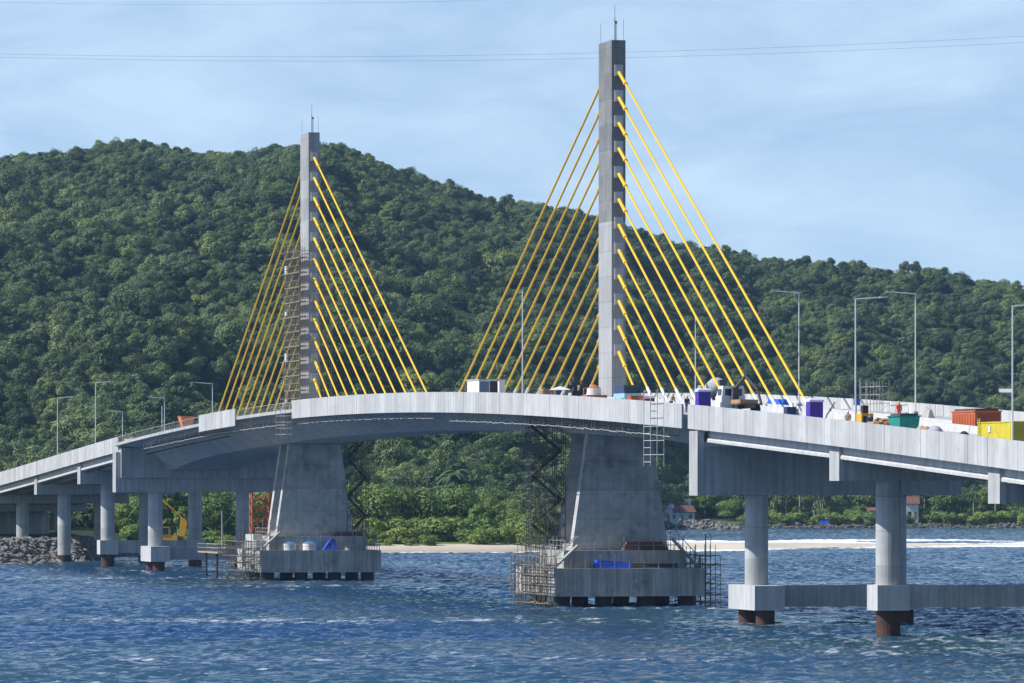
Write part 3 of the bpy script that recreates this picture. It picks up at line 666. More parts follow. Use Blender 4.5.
MB().box(.002, .07, -1.1, 1.1, .25, 1.8).build('end_door', mat('orange_shaded_end', (.30, .07, .035), .7, .2), b)  # end turned from the sun: its shade is put into this darker orange
MB().box(-6.25, .05, -1.3, 1.3, 1.9, 2.02).build('rim', rust, b)
MB().box(-6, -.2, -1.05, 1.05, 2.021, 2.2).build('load', mat('dark_load', (.09, .05, .04), .9, .3), b)
b = dthing('yellow_container', 'bright yellow container with a ladder at the right picture edge', 'container', 1026, -10.2, dz=.35)
MB().box(-8.2, 0, -1.22, 1.22, .15, 2.0).build('body', yel_p, b)
MB().box(-7.0, -.2, -1.25, -1.223, .25, 1.9).build('side_panel', yel_p, b)
MB().box(.002, .06, -1.15, 1.15, .2, 1.95).build('end_door', mat('yellow_shaded_end', (.34, .30, .03), .6, .15), b)  # darker yellow than the body: shade of the end face put into the colour
MB().box(.061, .1, -.06, .06, .2, 1.9).build('door_bar', mat('yellow_shaded_end', (.3, .3, .03)), b)
MB().box(-8.3, .1, -1.27, 1.27, 2.0, 2.1).build('roof', yel_p, b)
mb = MB(); 
for x in (-7.9, -7.45): mb.tube((x, -1.32, .1), (x, -1.32, 2.4), .04)
for i in range(6): mb.tube((-7.9, -1.32, .4+i*.33), (-7.45, -1.32, .4+i*.33), .03)
mb.build('ladder', yel_p, b)
MB().cb((-5.2, -1.3, 1.5), (.5, .06, .5)).build('label_plate', white_p, b)
b = dthing('orange_hopper', 'orange hopper standing on the unfinished deck left of the fascia piece', 'hopper', 186, -9.5)
MB().hexa([(-1, -.6, .6), (1, -.6, .6), (1, .6, .6), (-1, .6, .6), (-1.3, -1, 2.2), (1.3, -1, 2.2), (1.3, 1, 2.2), (-1.3, 1, 2.2)]).build('bin', mat('hopper_orange', (.62, .22, .10), .7, .2), b)
for x in (-.9, .9):
    for y in (-.5, .5): MB().tube((x, y, 0), (x, y, .7), .07).build('leg', rust, b)
MB().box(-1.35, 1.35, -1.05, 1.05, 2.2, 2.3).build('rim', rust, b)
for px, lab, m, hh in ((131, 'pale pink bundle of sheeting on the bare deck end', mat('pinkish_sheet', (.6, .45, .4), .9, .2), 1.2), (142, 'low heap of timber beside the pink bundle', wood, .8), (151, 'small reddish heap on the bare deck', rust, .6)):
    b = dthing('material_bundle', lab, 'bundle', px, -9)
    MB().cb((0, 0, hh/2), (2.2, 1.2, hh), rz=.3).build('stack', m, b); MB().cb((.3, .1, hh+.15), (1.4, .5, .3), rz=-.4).build('loose_board', m, b)
b = dthing('road_roller', 'small yellow machine half hidden behind the left viaduct fascia', 'road roller', 61.5, -9.5)
MB().box(-1.1, 1.1, -.55, .55, .6, 1.3).build('body', exc_p, b); MB().tube((-1.1, -.6, .5), (-1.1, .6, .5), .5, 14).build('roller', dark_steel, b); MB().tube((1.1, -.6, .5), (1.1, .6, .5), .5, 14).build('roller', dark_steel, b)
for x in (-.4, .6): MB().tube((x, -.4, 1.3), (x, -.4, 2.0), .04).tube((x, .4, 1.3), (x, .4, 2.0), .04).build('post', dark_steel, b)
MB().box(-.6, .8, -.6, .6, 2.0, 2.1).build('sun_roof', exc_p, b)
# workers
def person(px, t, label, top, legs, helm, bend=0.):
    s = on(px, t); root = thing('person', label, 'person', P(s, t, zd(s)), TH+random.uniform(-.6, .6))
    def skinm(name, pts_, edges, rad, m):
        me = bpy.data.meshes.new(name); me.from_pydata(pts_, edges, []); o = bpy.data.objects.new(name, me); COL.objects.link(o); o.parent = root; me.materials.append(m)
        md_ = o.modifiers.new('skin', 'SKIN'); 
        for i, r_ in enumerate(rad): me.skin_vertices[0].data[i].radius = (r_, r_)
        me.skin_vertices[0].data[0].use_root = True; o.modifiers.new('sub', 'SUBSURF').levels = 1
        return o
    def mk(nm, pts_, edges, rad, m):
        me = bpy.data.meshes.new(nm); me.from_pydata(pts_, edges, []); o = bpy.data.objects.new(nm, me); COL.objects.link(o); o.parent = root; me.materials.append(m)
        o.modifiers.new('skin', 'SKIN'); sv = me.skin_vertices[0].data
        for i, r_ in enumerate(rad): sv[i].radius = (r_, r_); sv[i].use_root = (i == 0)
        su_ = o.modifiers.new('sub', 'SUBSURF'); su_.levels = 1; su_.render_levels = 1
    B = bend
    J = [(0, 0, .95), (B*.5, 0, 1.2), (B, 0, 1.42), (B*1.1, 0, 1.53), (B*1.2+.02, 0, 1.64), (B*1.2+.02, 0, 1.72),
         (B, .19, 1.40), (B*.9, .25, 1.12), (B+.16, .2, .92), (B, -.19, 1.40), (B+.05, -.27, 1.12), (B+.2, -.22, .95),
         (0, .1, .88), (.03, .12, .48), (-.02, .13, .07), (.12, .13, .04), (0, -.1, .88), (.08, -.12, .48), (.06, -.13, .07), (.2, -.13, .04), (B+.22, .2, .84), (B+.28, -.2, .88)]
    E_ = [(0, 1), (1, 2), (2, 3), (3, 4), (4, 5), (2, 6), (6, 7), (7, 8), (8, 20), (2, 9), (9, 10), (10, 11), (11, 21), (0, 12), (12, 13), (13, 14), (14, 15), (0, 16), (16, 17), (17, 18), (18, 19)]
    mk('body', J, E_, [.13, .13, .13, .055, .1, .09, .06, .045, .035, .06, .045, .035, .085, .06, .045, .04, .085, .06, .045, .04, .03, .03], skin)
    mk('jacket', [J[i] for i in (0, 1, 2, 6, 7, 8, 9, 10, 11)], [(0, 1), (1, 2), (2, 3), (3, 4), (4, 5), (2, 6), (6, 7), (7, 8)], [.165, .165, .165, .08, .07, .06, .08, .07, .06], top)
    mk('trousers', [J[i] for i in (0, 12, 13, 14, 16, 17, 18)], [(0, 1), (1, 2), (2, 3), (0, 4), (4, 5), (5, 6)], [.15, .11, .085, .075, .11, .085, .075], legs)
    MB().cyl(B*1.2+.02, 0, 1.68, 1.8, .125, 12, .06).cyl(B*1.2+.04, 0, 1.665, 1.69, .15, 12).build('helmet', helm, root)
person(899, 4.2, 'worker in a bright red jacket standing behind the teal skip', red_p, red_p, exc_p)
person(848, -10.9, 'worker in khaki clothes standing left of the yellow generator', khaki, khaki, white_p)
person(687, -10.6, 'worker in dark clothes and white helmet near the deck joint', navy, navy, white_p)
person(671, -9.5, 'stooping worker in brown near the hanging ladder scaffold', wood, navy, exc_p, .25)
person(870, -10.6, 'worker in dark blue right of the yellow generator', navy, navy, exc_p)

# ------------------------------------------------------------ scaffolds
def grid_scaffold(mb_, xs_, ys_, zs_, r=.04, diag=True, top=1.0):
    for x in xs_:
        for y in ys_: mb_.tube((x, y, zs_[0]), (x, y, zs_[-1]+top), r, 4)
    for z in zs_[1:]:
        for x in xs_: mb_.tube((x, ys_[0], z), (x, ys_[-1], z), r, 4)
        for y in ys_: mb_.tube((xs_[0], y, z), (xs_[-1], y, z), r, 4)
    if diag:
        for a, b_ in zip(zs_[:-1], zs_[1:]): mb_.tube((xs_[-1], ys_[0], a), (xs_[-1], ys_[-1], b_), r*.8, 4)
    return mb_
def scaffold(label, s, t, xs_, ys_, zs_, boards=(), m=None, r=.045, top=1.0, diag=True):
    b = bthing('scaffold', label, 'scaffold', s, t)
    grid_scaffold(MB(), xs_, ys_, zs_, r, diag, top).build('tube_frame', m or galv, b)
    for z in boards: MB().box(xs_[0], xs_[-1], ys_[0], ys_[-1], z+.03, z+.09).build('walkway', plank, b)
    return b
def lin(a, b, n): return [a+(b-a)*i/(n-1) for i in range(n)]
# around the farther mast
z0 = zd(0)
b = bthing('mast_scaffold', 'tube scaffold wrapped around the lower mast of the farther tower', 'scaffold', 0)
mb = MB(); zl = lin(z0, 45, 12)
for x in lin(-6.6, 3.6, 8):
    for t in (-2.3, -1.2, 1.2, 2.3): mb.tube((x, t, z0), (x, t, 45.6+random.uniform(0, 1.5)), .05, 4)
for x in (-9.5, -8): 
    for t in (-1.5, 1.5): mb.tube((x, t, z0), (x, t, 46+random.uniform(0, 2)), .05, 4)
for z in zl[1:]:
    for dz in (0, 1.0):
        for t in (-2.3, -1.2, 1.2, 2.3): mb.tube((-6.6-random.choice((0, 3)), t, z+dz), (3.6, t, z+dz), .04, 4)
        for x in (-6.6, 3.6): mb.tube((x, -2.3, z+dz), (x, 2.3, z+dz), .04, 4)
for i in range(11): mb.tube((-6.6, -2.3, zl[i]), (-9.5 if i % 2 else -4, -1.5, zl[i+1]), .035, 4)
mb.build('tube_frame', mat('mast_scaffold_tube', (.23, .205, .165), .7, .3, .6), b)
for i, z in enumerate(zl[1:]): MB().box(-6.6-(1.6 if i % 3 == 0 else 0), 3.5, -2.25, -1.25, z+.05, z+.12).build('walkway', plank, b)
for i, z in enumerate(zl[1::3]): MB().cb((-7.2, -1.9, z+.7), (1.6, .1, 1.1 if i % 2 else .5)).build('debris_net', white_p, b)
# stair towers
def stair_tower(label, s, t, zb, zt, wide, dirn, n):
    b = bthing('stair_tower', label, 'stair tower', s, t, group='zigzag stair towers')
    zs_ = lin(zb, zt, n+1); ys_ = [-wide/2, -wide/6, wide/6, wide/2]
    mb_ = grid_scaffold(MB(), [-.9, 0, .9], lin(-wide/2, wide/2, 5), lin(zb, zt, 2*n+1), .05, False, .9)
    for a, c in zip(zs_[:-1], zs_[1:]): mb_.tube((.92, -wide/2, a), (.92, wide/2, c), .04, 4).tube((.92, -wide/2, c), (.92, wide/2, a), .04, 4)
    mb_.build('tube_frame', mat('stair_tube', (.13, .125, .115), .7, .3, .7), b)
    sg = dirn
    for i in range(n):
        a, c_ = zs_[i], zs_[i+1]; ya, yb = -sg*wide*.42, sg*wide*.42
        MB().hexa([(-.6, ya, a), (.6, ya, a), (.6, yb, c_), (-.6, yb, c_), (-.6, ya, a+.2), (.6, ya, a+.2), (.6, yb, c_+.2), (-.6, yb, c_+.2)]).tube((.65, ya, a+1.1), (.65, yb, c_+1.1), .05, 4).tube((.65, ya, a+.65), (.65, yb, c_+.65), .04, 4).tube((-.65, ya, a+1.1), (-.65, yb, c_+1.1), .05, 4).build('stair_flight', black_p, b)
        y0_, y1_ = sorted((yb, sg*wide*.5+.001)); MB().box(-.8, .8, y0_-.3, y1_, c_-.06, c_).build('landing', dark_steel, b)
        sg = -sg
    return b
stair_tower('dark zigzag stair tower right of the farther tower leg', 2.5, 6.1, 6.2, 19.6, 3.0, 1, 5)
stair_tower('dark zigzag stair tower left of the nearer tower leg', 157.0, -6.8, 6.2, 19.8, 4.0, -1, 5)
# pile cap scaffolds
def capscaf(label, s0, x0, x1, y0, y1, z0_, z1_, nx_, ny_, nz_, boards, stairs=False):
    b = scaffold(label, s0, 0, lin(x0, x1, nx_), lin(y0, y1, ny_), lin(z0_, z1_, nz_), boards, r=.04, top=1.1)
    return b
dkt = mat('weathered_tube', (.22, .185, .14), .7, .35, .7)
def capscaf(label, s0, x0, x1, y0, y1, z1_, nx_, ny_, nz_):
    b = bthing('scaffold', label, 'scaffold', s0); mb_ = MB(); xs2, ys2, zs2 = lin(x0, x1, nx_), lin(y0, y1, ny_), lin(-.6, z1_, nz_)
    for x in xs2:
        for y in ys2: mb_.tube((x+random.uniform(-.1, .1), y, -.6), (x+random.uniform(-.1, .1), y, z1_+random.choice((.3, .9, 1.2, 2.2, 3.4))), .038, 4)
    for z in zs2[1:]+[z1_+1.0]:
        for x in xs2: mb_.tube((x, y0-random.uniform(0, .7), z+random.uniform(-.15, .15)), (x, y1, z), .036, 4)
        for y in ys2: mb_.tube((x0-.4, y, z), (x1+.4, y, z), .04, 4)
    for a, c in zip(zs2[:-1], zs2[1:]):
        for x in (xs2[0], xs2[-1], xs2[nx_//2]): mb_.tube((x, y0, a), (x, y1, c), .045, 4)
    for _ in range(26):
        x, y, z = random.uniform(x0, x1), random.uniform(y0, y1), random.uniform(0, z1_); mb_.tube((x, y, z), (x+random.uniform(-1.6, 1.6), y+random.uniform(-.5, .5), z+random.uniform(.3, 2)), .035, 4)
    mb_.build('tube_frame', dkt, b)
    for q in range(5):
        x, y, z = random.uniform(x0, x1-2), random.uniform(y0, y1-.4), random.choice(zs2[1:]); MB().cb((x+1, y+.2, z+.1), (random.uniform(1.2, 2.6), .28, .06), rz=random.uniform(-.15, .15)).build('board', plank, b)
    for x, z in ((x0+.3, z1_), (x1-1.4, z1_), ((x0+x1)/2, zs2[nz_//2])): MB().box(x, x+1.5, y0, y1, z+.06, z+.13).build('walkway', plank, b)
    return b
capscaf('tall tube scaffold on the left face of the farther pile cap', 0, -6, 8.2, -11.2, -8.8, 4.5, 8, 4, 6)
capscaf('tube scaffold on the left face of the nearer pile cap', 160, -6.5, 8.2, -9.9, -8.75, 4.6, 9, 4, 6)
capscaf('tube scaffold on the right face of the nearer pile cap', 160, -5, 7.2, 8.75, 10.4, 4.6, 7, 4, 6)
def rails(label, s0, loops, h=1.1, step=1.6, m=None):
    b = bthing('guard_rail', label, 'guard rail', s0)
    mb_ = MB()
    for (pa, pb) in loops:
        pa, pb = Vector(pa), Vector(pb); n_ = max(1, round((pb-pa).length/step))
        for i in range(n_+1):
            q = pa.lerp(pb, i/n_); mb_.tube(q, q+Vector((0, 0, h+random.choice((0, 0, .5, 1.2)))), .045, 4)
        for k_ in (.5, 1): mb_.tube(pa+Vector((0, 0, h*k_)), pb+Vector((0, 0, h*k_)), .03, 4)
    mb_.build('rail_frame', galv, b)
for s0, nm in ((0, 'farther'), (160, 'nearer')):
    rails(f'tube guard rail around the {nm} pile cap top', s0, [((7.3, -8.3, 4.25), (7.3, 8.3, 4.25)), ((-7, -8.35, 4.25), (7.3, -8.35, 4.25)), ((-7, 8.3, 4.25), (7.3, 8.3, 4.25))])
    rails(f'tube guard rail on the plinth below the {nm} leg', s0, [((5.05, -6.7, 6.2), (5.05, 6.7, 6.2)), ((-5, -6.75, 6.2), (5, -6.75, 6.2)), ((-5, 6.75, 6.2), (5, 6.75, 6.2))])
    b = bthing('access_stair', f'slanting tube stair from cap to plinth left of the {nm} leg', 'access stair', s0)
    MB().hexa([(5.5, -8.2, 4.26), (6.5, -8.2, 4.26), (6.5, -5.6, 6.6), (5.5, -5.6, 6.6), (5.5, -8.2, 4.5), (6.5, -8.2, 4.5), (6.5, -5.6, 6.84), (5.5, -5.6, 6.84)]).build('flight', galv, b)
    MB().tube((6.5, -8.2, 5.5), (6.5, -5.6, 7.8), .05).tube((5.5, -8.2, 5.5), (5.5, -5.6, 7.8), .05).tube((6.5, -8.2, 4.3), (6.5, -8.2, 5.5), .04).tube((6.5, -5.6, 6.7), (6.5, -5.6, 7.8), .04).build('handrail', galv, b)
b = bthing('access_stair', 'slanting tube stair from cap to plinth right of the nearer leg', 'access stair', 160)
MB().hexa([(5.4, 8.2, 4.26), (6.4, 8.2, 4.26), (6.4, 5.2, 7.4), (5.4, 5.2, 7.4), (5.4, 8.2, 4.5), (6.4, 8.2, 4.5), (6.4, 5.2, 7.64), (5.4, 5.2, 7.64)]).build('flight', galv, b)
MB().tube((6.4, 8.2, 5.5), (6.4, 5.2, 8.6), .05).tube((6.4, 8.2, 4.3), (6.4, 8.2, 5.5), .04).tube((6.4, 5.2, 7.4), (6.4, 5.2, 8.6), .04).build('handrail', galv, b)
# hanging work platforms under the deck wings
def hang(label, a, b_, side, t0, t1, drop, m=galv):
    o = bthing('hanging_platform', label, 'hanging platform', 0)
    mb_ = MB(); ss = rng_s(a, b_, 1.1)
    for s in ss:
        for t in (t0, t1):
            k_ = (abs(t)-8.4)/4.8; zu = zd(s)-1.0+.58*max(0, k_) if abs(t) > 8.4 else zd(s)-1.0-(8.4-abs(t))*.65
            mb_.tube((s, side*t, zu), (s+random.uniform(-.1, .1), side*t, zu-random.uniform(.5, 1)*drop), .04, 4)
    for s0, s1 in zip(ss[:-1], ss[1:]):
        for t in (t0, t1): mb_.tube((s0, side*t, zd(s0)-1.2-drop*.55), (s1, side*t, zd(s1)-1.2-drop*.55+random.uniform(-.12, .12)), .05, 4)
    mb_.build('suspension_frame', m, o)
    mb_ = MB(); mb_.sweep([[(s, side*t0, zd(s)-1.25-drop*.55), (s, side*t1, zd(s)-1.25-drop*.55), (s, side*t1, zd(s)-1.33-drop*.55), (s, side*t0, zd(s)-1.33-drop*.55)] for s in ss]) if t1-t0 < 1.3 else mb_.sweep([[(s, side*(t0+t1)/2-.15, zd(s)-1.2-drop*.5), (s, side*(t0+t1)/2+.15, zd(s)-1.2-drop*.5), (s, side*(t0+t1)/2+.15, zd(s)-1.26-drop*.5), (s, side*(t0+t1)/2-.15, zd(s)-1.26-drop*.5)] for s in ss]); mb_.build('walkway', dark_steel, o)
hang('pale hanging work platform under the left side span', SJL+6, -12, -1, 8.9, 9.6, 1.1, conc_light)
hang('comb of hanger rods under the deck between the towers', 52, 128, -1, 11.2, 12.7, 1.3, galv)
hang('hanging rods and platform in front of the nearer leg top', 136, 228, -1, 11.2, 12.7, 1.9, galv)
hang('row of hanging form rods under the bare edge of the left side span', -60, 46, -1, 11.0, 12.7, 1.2, galv)
hang('dark hanging platform under the deck right of the farther leg', 8, 52, 1, 5.2, 8.2, 1.8, dark_steel)
hang('inner hanging platform above the nearer leg', 150, 205, -1, 7.2, 8.3, 1.6, galv)
# scaffolds hung over the fascia
b = bthing('hanging_scaffold', 'pale ladder scaffold hung over the fascia left of the deck joint', 'scaffold', on(653, -13.8), -13.8)
s1_ = on(653, -13.8); zt_ = zp(s1_)+1.1; mb = MB()
for x in (-2.4, 0, 2.4):
    for y in (-.25, .45): mb.tube((x, y, zt_-7.4), (x, y, zt_), .045, 4)
for i in range(11):
    z = zt_-7.0+i*.7; mb.tube((-2.4, -.25, z), (0, -.25, z), .04, 4)
    if i % 2: mb.tube((0, .45, z), (2.4, .45, z), .04, 4); mb.tube((0, -.25, z), (2.4, -.25, z), .035, 4)
mb.build('tube_frame', mat('pale_tube', (.5, .5, .48), .6, .2), b)
b = bthing('hanging_scaffold', 'rusty tube scaffold hung at the bare deck edge before the farther tower', 'scaffold', 46.5, -13.6); mb = MB(); zt_ = zd(46.5)+1.2
for x in (-3, 0, 3):
    for y in (-.3, .6): mb.tube((x, y, zt_-5.0), (x, y, zt_+random.uniform(0, .8)), .035, 4)
for i in range(6):
    z = zt_-4.4+i*.8; mb.tube((-3, -.3, z), (3, -.3, z), .03, 4); mb.tube((-3, .6, z), (3, .6, z), .03, 4)
mb.build('tube_frame', galv, b)
# orange lattice, pale stair block, tanks, tarps on the pile caps
b = bthing('lattice_mast', 'rusty orange lattice mast section standing behind the farther leg', 'lattice mast', -6.3, -5.9); mb = MB()
for x, y in ((-.8, -1.25), (.8, -1.25), (.8, 1.25), (-.8, 1.25)): mb.tube((x, y, 4.25), (x, y, 12.2), .12, 6)
for i in range(5):
    z = 4.4+i*1.55
    for (xa, ya), (xb, yb) in (((.8, -1.25), (.8, 1.25)), ((-.8, -1.25), (-.8, 1.25)), ((-.8, -1.25), (.8, -1.25)), ((-.8, 1.25), (.8, 1.25))):
        mb.tube((xa, ya, z), (xb, yb, z+1.5), .07, 5).tube((xb, yb, z), (xa, ya, z+1.5), .07, 5)
mb.build('lattice', rust, b)
b = bthing('concrete_block', 'pale stepped concrete block at the left end of the farther pile cap', 'concrete block', -1, -7.6)
MB().box(-4, 4, -.7, .65, 4.26, 5.6).build('block', conc_light, b); MB().box(-4, 1.5, -.6, .65, 5.6, 6.4).build('upper_step', conc_light, b)
for t, lab, m in ((-4.3, 'white tank with blue lid, leftmost on the farther pile cap', white_p), (-1.4, 'white tank with blue lid, middle one on the farther pile cap', white_p), (4.6, 'grey tank at the right end of the farther pile cap', conc_dark)):
    b = bthing('water_tank', lab, 'water tank', 6.3, t)
    MB().cyl(0, 0, 4.26, 5.2, .95, 20).build('tank', m, b); MB().cyl(0, 0, 5.2, 5.45, .98, 20, .5).build('lid', mat('lid_blue', (.12, .25, .5), .5, .1) if m is white_p else m, b)
b = bthing('tarpaulin', 'bright blue tarpaulin heap on the farther pile cap', 'tarpaulin', 6.3, 1.5)
MB().hexa([(-.8, -1.0, 4.26), (.8, -1.1, 4.26), (.8, .9, 4.26), (-.8, 1, 4.26), (-.3, -.5, 5.3), (.4, .1, 5.9), (.3, .7, 5.7), (-.4, .3, 5.2)]).build('cover', blue_p, b)
b = bthing('tarpaulin', 'long blue tarpaulin on the nearer pile cap ledge', 'tarpaulin', 166.2, -1.7)
MB().hexa([(-.5, -2.1, 4.26), (.5, -2.1, 4.26), (.5, 2.1, 4.26), (-.5, 2.1, 4.26), (-.3, -2.0, 5.1), (.3, -1.7, 5.2), (.3, 2, 4.85), (-.3, 2, 4.8)]).build('cover', blue_p, b)
b = bthing('rebar_pile', 'dark bundle of steel bars on the nearer pile cap ledge', 'steel bars', 166.3, 3.2)
mb = MB()
for i in range(14): mb.tube((random.uniform(-.4, .4), -2.6, 4.3+random.uniform(0, .5)), (random.uniform(-.4, .4), 2.6, 4.3+random.uniform(0, .5)), .05, 4)
mb.build('bars', dark_steel, b)
b = bthing('formwork_stack', 'rusty brown stack on the plinth at the foot of the nearer leg', 'formwork stack', 164.2, 2.6)
for i in range(3): MB().box(-.5, .5, -2.6+.2*i, 2.5-.3*i, 6.21+i*.32, 6.5+i*.32).build('panel', mat('rusty_panel', (.16, .08, .06), .9, .3), b)
b = bthing('formwork_stack', 'low stack of rusty panels on the plinth of the farther leg', 'formwork stack', 4.3, 4.6)
for i in range(2): MB().box(-.5, .5, -2+.2*i, 1.9, 6.21+i*.32, 6.5+i*.32).build('panel', MATS['rusty_panel'], b)
b = bthing('gangway', 'railed gangway from the left pier to the farther pile cap', 'gangway', -30, -10.5)
MB().box(5, 20, -.7, .7, 3.6, 3.8).build('deck', plank, b)
mb = MB()
for x in lin(5, 20, 9):
    for y in (-.68, .68): mb.tube((x, y, 3.8), (x, y, 4.9), .035, 4)
for y in (-.68, .68):
    for z in (4.35, 4.9): mb.tube((5, y, z), (20, y, z), .035, 4)
mb.build('handrail', galv, b)
for x in (8, 16):
    MB().tube((x, 0, -5), (x, 0, 3.6), .16, 8).build('pile', pile_d, b)
# thin rebar lattice beyond the far barrier
b = dthing('rebar_cage', 'thin rebar cage standing against the far barrier', 'rebar cage', 875, 10.8)
grid_scaffold(MB(), lin(-3, 3, 4), [-.5, .5], [0, .9, 1.8, 2.6], .03, True, .6).build('bars', galv, b)
for px in (860, 866):
    b = dthing('thin_post', '%s of two thin bare posts left of the rebar cage' % ('taller left one' if px == 860 else 'shorter right one'), 'post', px, 11); MB().tube((0, 0, 0), (0, 0, 3.4 if px == 860 else 3.0), .04).build('post', galv, b)

# ------------------------------------------------------------ trees
def leaf_mesh(name, lobes, n, size, seed, m, core=.72, flat=.0):
    """crown: leaf sized faces spread through the volume of several lobes"""
    r = np.random.default_rng(seed); V = []; lv = []
    tot = sum(l[3]**2 for l in lobes)
    for (cx, cy, cz, rad, sq) in lobes:
        k = int(n*rad**2/tot); d = r.normal(size=(k, 3)); d /= np.linalg.norm(d, axis=1)[:, None]
        d[:, 2] = np.where(d[:, 2] < -.35, -d[:, 2], d[:, 2])
        rr = rad*(core+(1-core)*r.random(k)**.5)*(1+.16*np.sin(d[:, 0]*5+cx)*np.sin(d[:, 1]*5+cy)+r.normal(0, .06, k))
        c = np.array([cx, cy, cz])+d*rr[:, None]*np.array([1, 1, sq])
        nr = d*np.array([1, 1, 1/sq])+r.normal(0, .3, (k, 3)); nr[:, 2] += .15; nr /= np.linalg.norm(nr, axis=1)[:, None]
        a = np.cross(nr, r.normal(size=(k, 3))); a /= np.linalg.norm(a, axis=1)[:, None]; b = np.cross(nr, a)
        s = size*r.uniform(.55, 1.25, k)[:, None]; e = r.uniform(.5, .9, k)[:, None]
        V.append(np.stack([c-a*s, c-b*s*e, c+a*s*1.1, c+b*s*e*.9], 1)); lv.append(np.repeat(np.clip(.5+r.normal(0, .22, k)+.0*k, 0, 1), 1))
    V = np.concatenate(V); nq = len(V); lv = np.concatenate(lv)
    me = bpy.data.meshes.new(name); me.vertices.add(nq*4); me.vertices.foreach_set('co', V.astype(np.float32).ravel())
    me.loops.add(nq*4); me.loops.foreach_set('vertex_index', np.arange(nq*4, dtype=np.int32))
    me.polygons.add(nq); me.polygons.foreach_set('loop_start', np.arange(0, nq*4, 4, dtype=np.int32)); me.update(calc_edges=True)
    at = me.attributes.new('leaf', 'FLOAT', 'POINT'); at.data.foreach_set('value', np.repeat(lv, 4).astype(np.float32))
    me.materials.append(m); return me
def lobes_for(seed, w_, h_, z0, n):
    r = random.Random(seed); ls = []
    for i in range(n):
        a = r.uniform(0, 6.28); q = math.sqrt(r.random())*w_*.5*.72; z = z0+h_*(.25+.6*(1-(q/(w_*.5))**2)*r.uniform(.5, 1.0))
        ls.append((q*math.cos(a), q*math.sin(a), z, w_*r.uniform(.13, .24), r.uniform(.7, 1.)))
    ls.append((0, 0, z0+h_*.35, w_*.36, .8))
    return ls
def _hx(px, y):
    Y = np.arange(1100, 2200, 2.); X = (px-512)*Y/F; v = 482-(terrain(X, Y)-H)*F/Y; i = np.argmax(v <= y); return float(X[i]), float(Y[i])
protos = []
pc = bpy.data.collections.new('forest_tree_kinds')
for i in range(9):
    w_ = [8, 9, 7, 10, 6.5, 8.5, 7.5, 11, 6][i]; h_ = [7, 6, 8, 6.5, 8.5, 7, 6, 6, 8][i]
    me = leaf_mesh('forest_crown', lobes_for(100+i, w_, h_, 1.0, 13+i % 5), 2600, .25, 50+i, leaf_far)
    o = bpy.data.objects.new('forest_crown', me); pc.objects.link(o); protos.append(o)
pts = []
sp_ = 3.25
for y in np.arange(1120, 2330, sp_):
    hw = .118*y+34; nx_ = int(2*hw/sp_)
    X = np.linspace(-hw, hw, nx_)+rng.uniform(-2.2, 2.2, nx_); Y = y+rng.uniform(-2.2, 2.2, nx_)
    pts.append(np.stack([X, Y], 1))
pts = np.concatenate(pts); fpx = 512+F*pts[:, 0]/pts[:, 1]; fz = terrain(pts[:, 0], pts[:, 1])
fd = pts[:, 1]-ysh(fpx)
start = np.interp(fpx, [-300, 0, 200, 340, 540, 600, 660, 1200], [120, 110, 85, 105, 115, 200, 40, 36])
lump = hnoise(pts[:, 0]*4.3+9, pts[:, 1]*2.1)/20
keep = (fd > start) & (rng.random(len(pts)) < np.clip(.88+1.3*lump, .3, .97))
for hx, hy in ((_hx(455, 477)), (_hx(1006, 404))): keep &= ~((np.abs(pts[:, 0]-hx) < 5.5) & (pts[:, 1] > hy-20) & (pts[:, 1] < hy+5))
pts = pts[keep]; fz = fz[keep]; lump = lump[keep]; n_ = len(pts)
me = bpy.data.meshes.new('forest'); me.vertices.add(n_); me.vertices.foreach_set('co', np.stack([pts[:, 0], pts[:, 1], fz-.6], 1).astype(np.float32).ravel())
def addattr(nm, typ, arr):
    a = me.attributes.new(nm, typ, 'POINT')
    a.data.foreach_set('vector' if typ == 'FLOAT_VECTOR' else 'value', arr.ravel())
tint = np.clip(.42+.30*lump*2+rng.normal(0, .26, n_)+.5*(rng.random(n_) < .05), 0, 1)
sz = np.minimum(np.exp(rng.normal(-.58, .38, n_))*np.where(rng.random(n_) < .06, 1.45, 1.), np.where(pts[:, 1] > 1900, .88, 1.4))
addattr('tint', 'FLOAT', tint.astype(np.float32)); addattr('pick', 'INT', rng.integers(0, 9, n_).astype(np.int32))
addattr('turn', 'FLOAT_VECTOR', np.stack([0*sz, 0*sz, rng.uniform(0, 6.28, n_)], 1).astype(np.float32))
addattr('scl', 'FLOAT_VECTOR', np.stack([sz, sz, sz*rng.uniform(.85, 1.25, n_)], 1).astype(np.float32))
fo_ = bpy.data.objects.new('forest', me); COL.objects.link(fo_); tag(fo_, 'dense dark green forest covering the hill', 'forest', kind='stuff')
ng = bpy.data.node_groups.new('forest_scatter', 'GeometryNodeTree')
ng.interface.new_socket('Geometry', in_out='INPUT', socket_type='NodeSocketGeometry'); ng.interface.new_socket('Geometry', in_out='OUTPUT', socket_type='NodeSocketGeometry')
gi = ng.nodes.new('NodeGroupInput'); go = ng.nodes.new('NodeGroupOutput'); ip = ng.nodes.new('GeometryNodeInstanceOnPoints'); ci = ng.nodes.new('GeometryNodeCollectionInfo')
ci.inputs['Collection'].default_value = pc; ci.inputs['Separate Children'].default_value = True; ci.inputs['Reset Children'].default_value = True
def na(nm, dt):
    q = ng.nodes.new('GeometryNodeInputNamedAttribute'); q.data_type = dt; q.inputs['Name'].default_value = nm
    return [o for o in q.outputs if o.enabled and o.name == 'Attribute'][0]
L(ng, gi.outputs[0], ip.inputs['Points']); L(ng, ci.outputs[0], ip.inputs['Instance']); ip.inputs['Pick Instance'].default_value = True
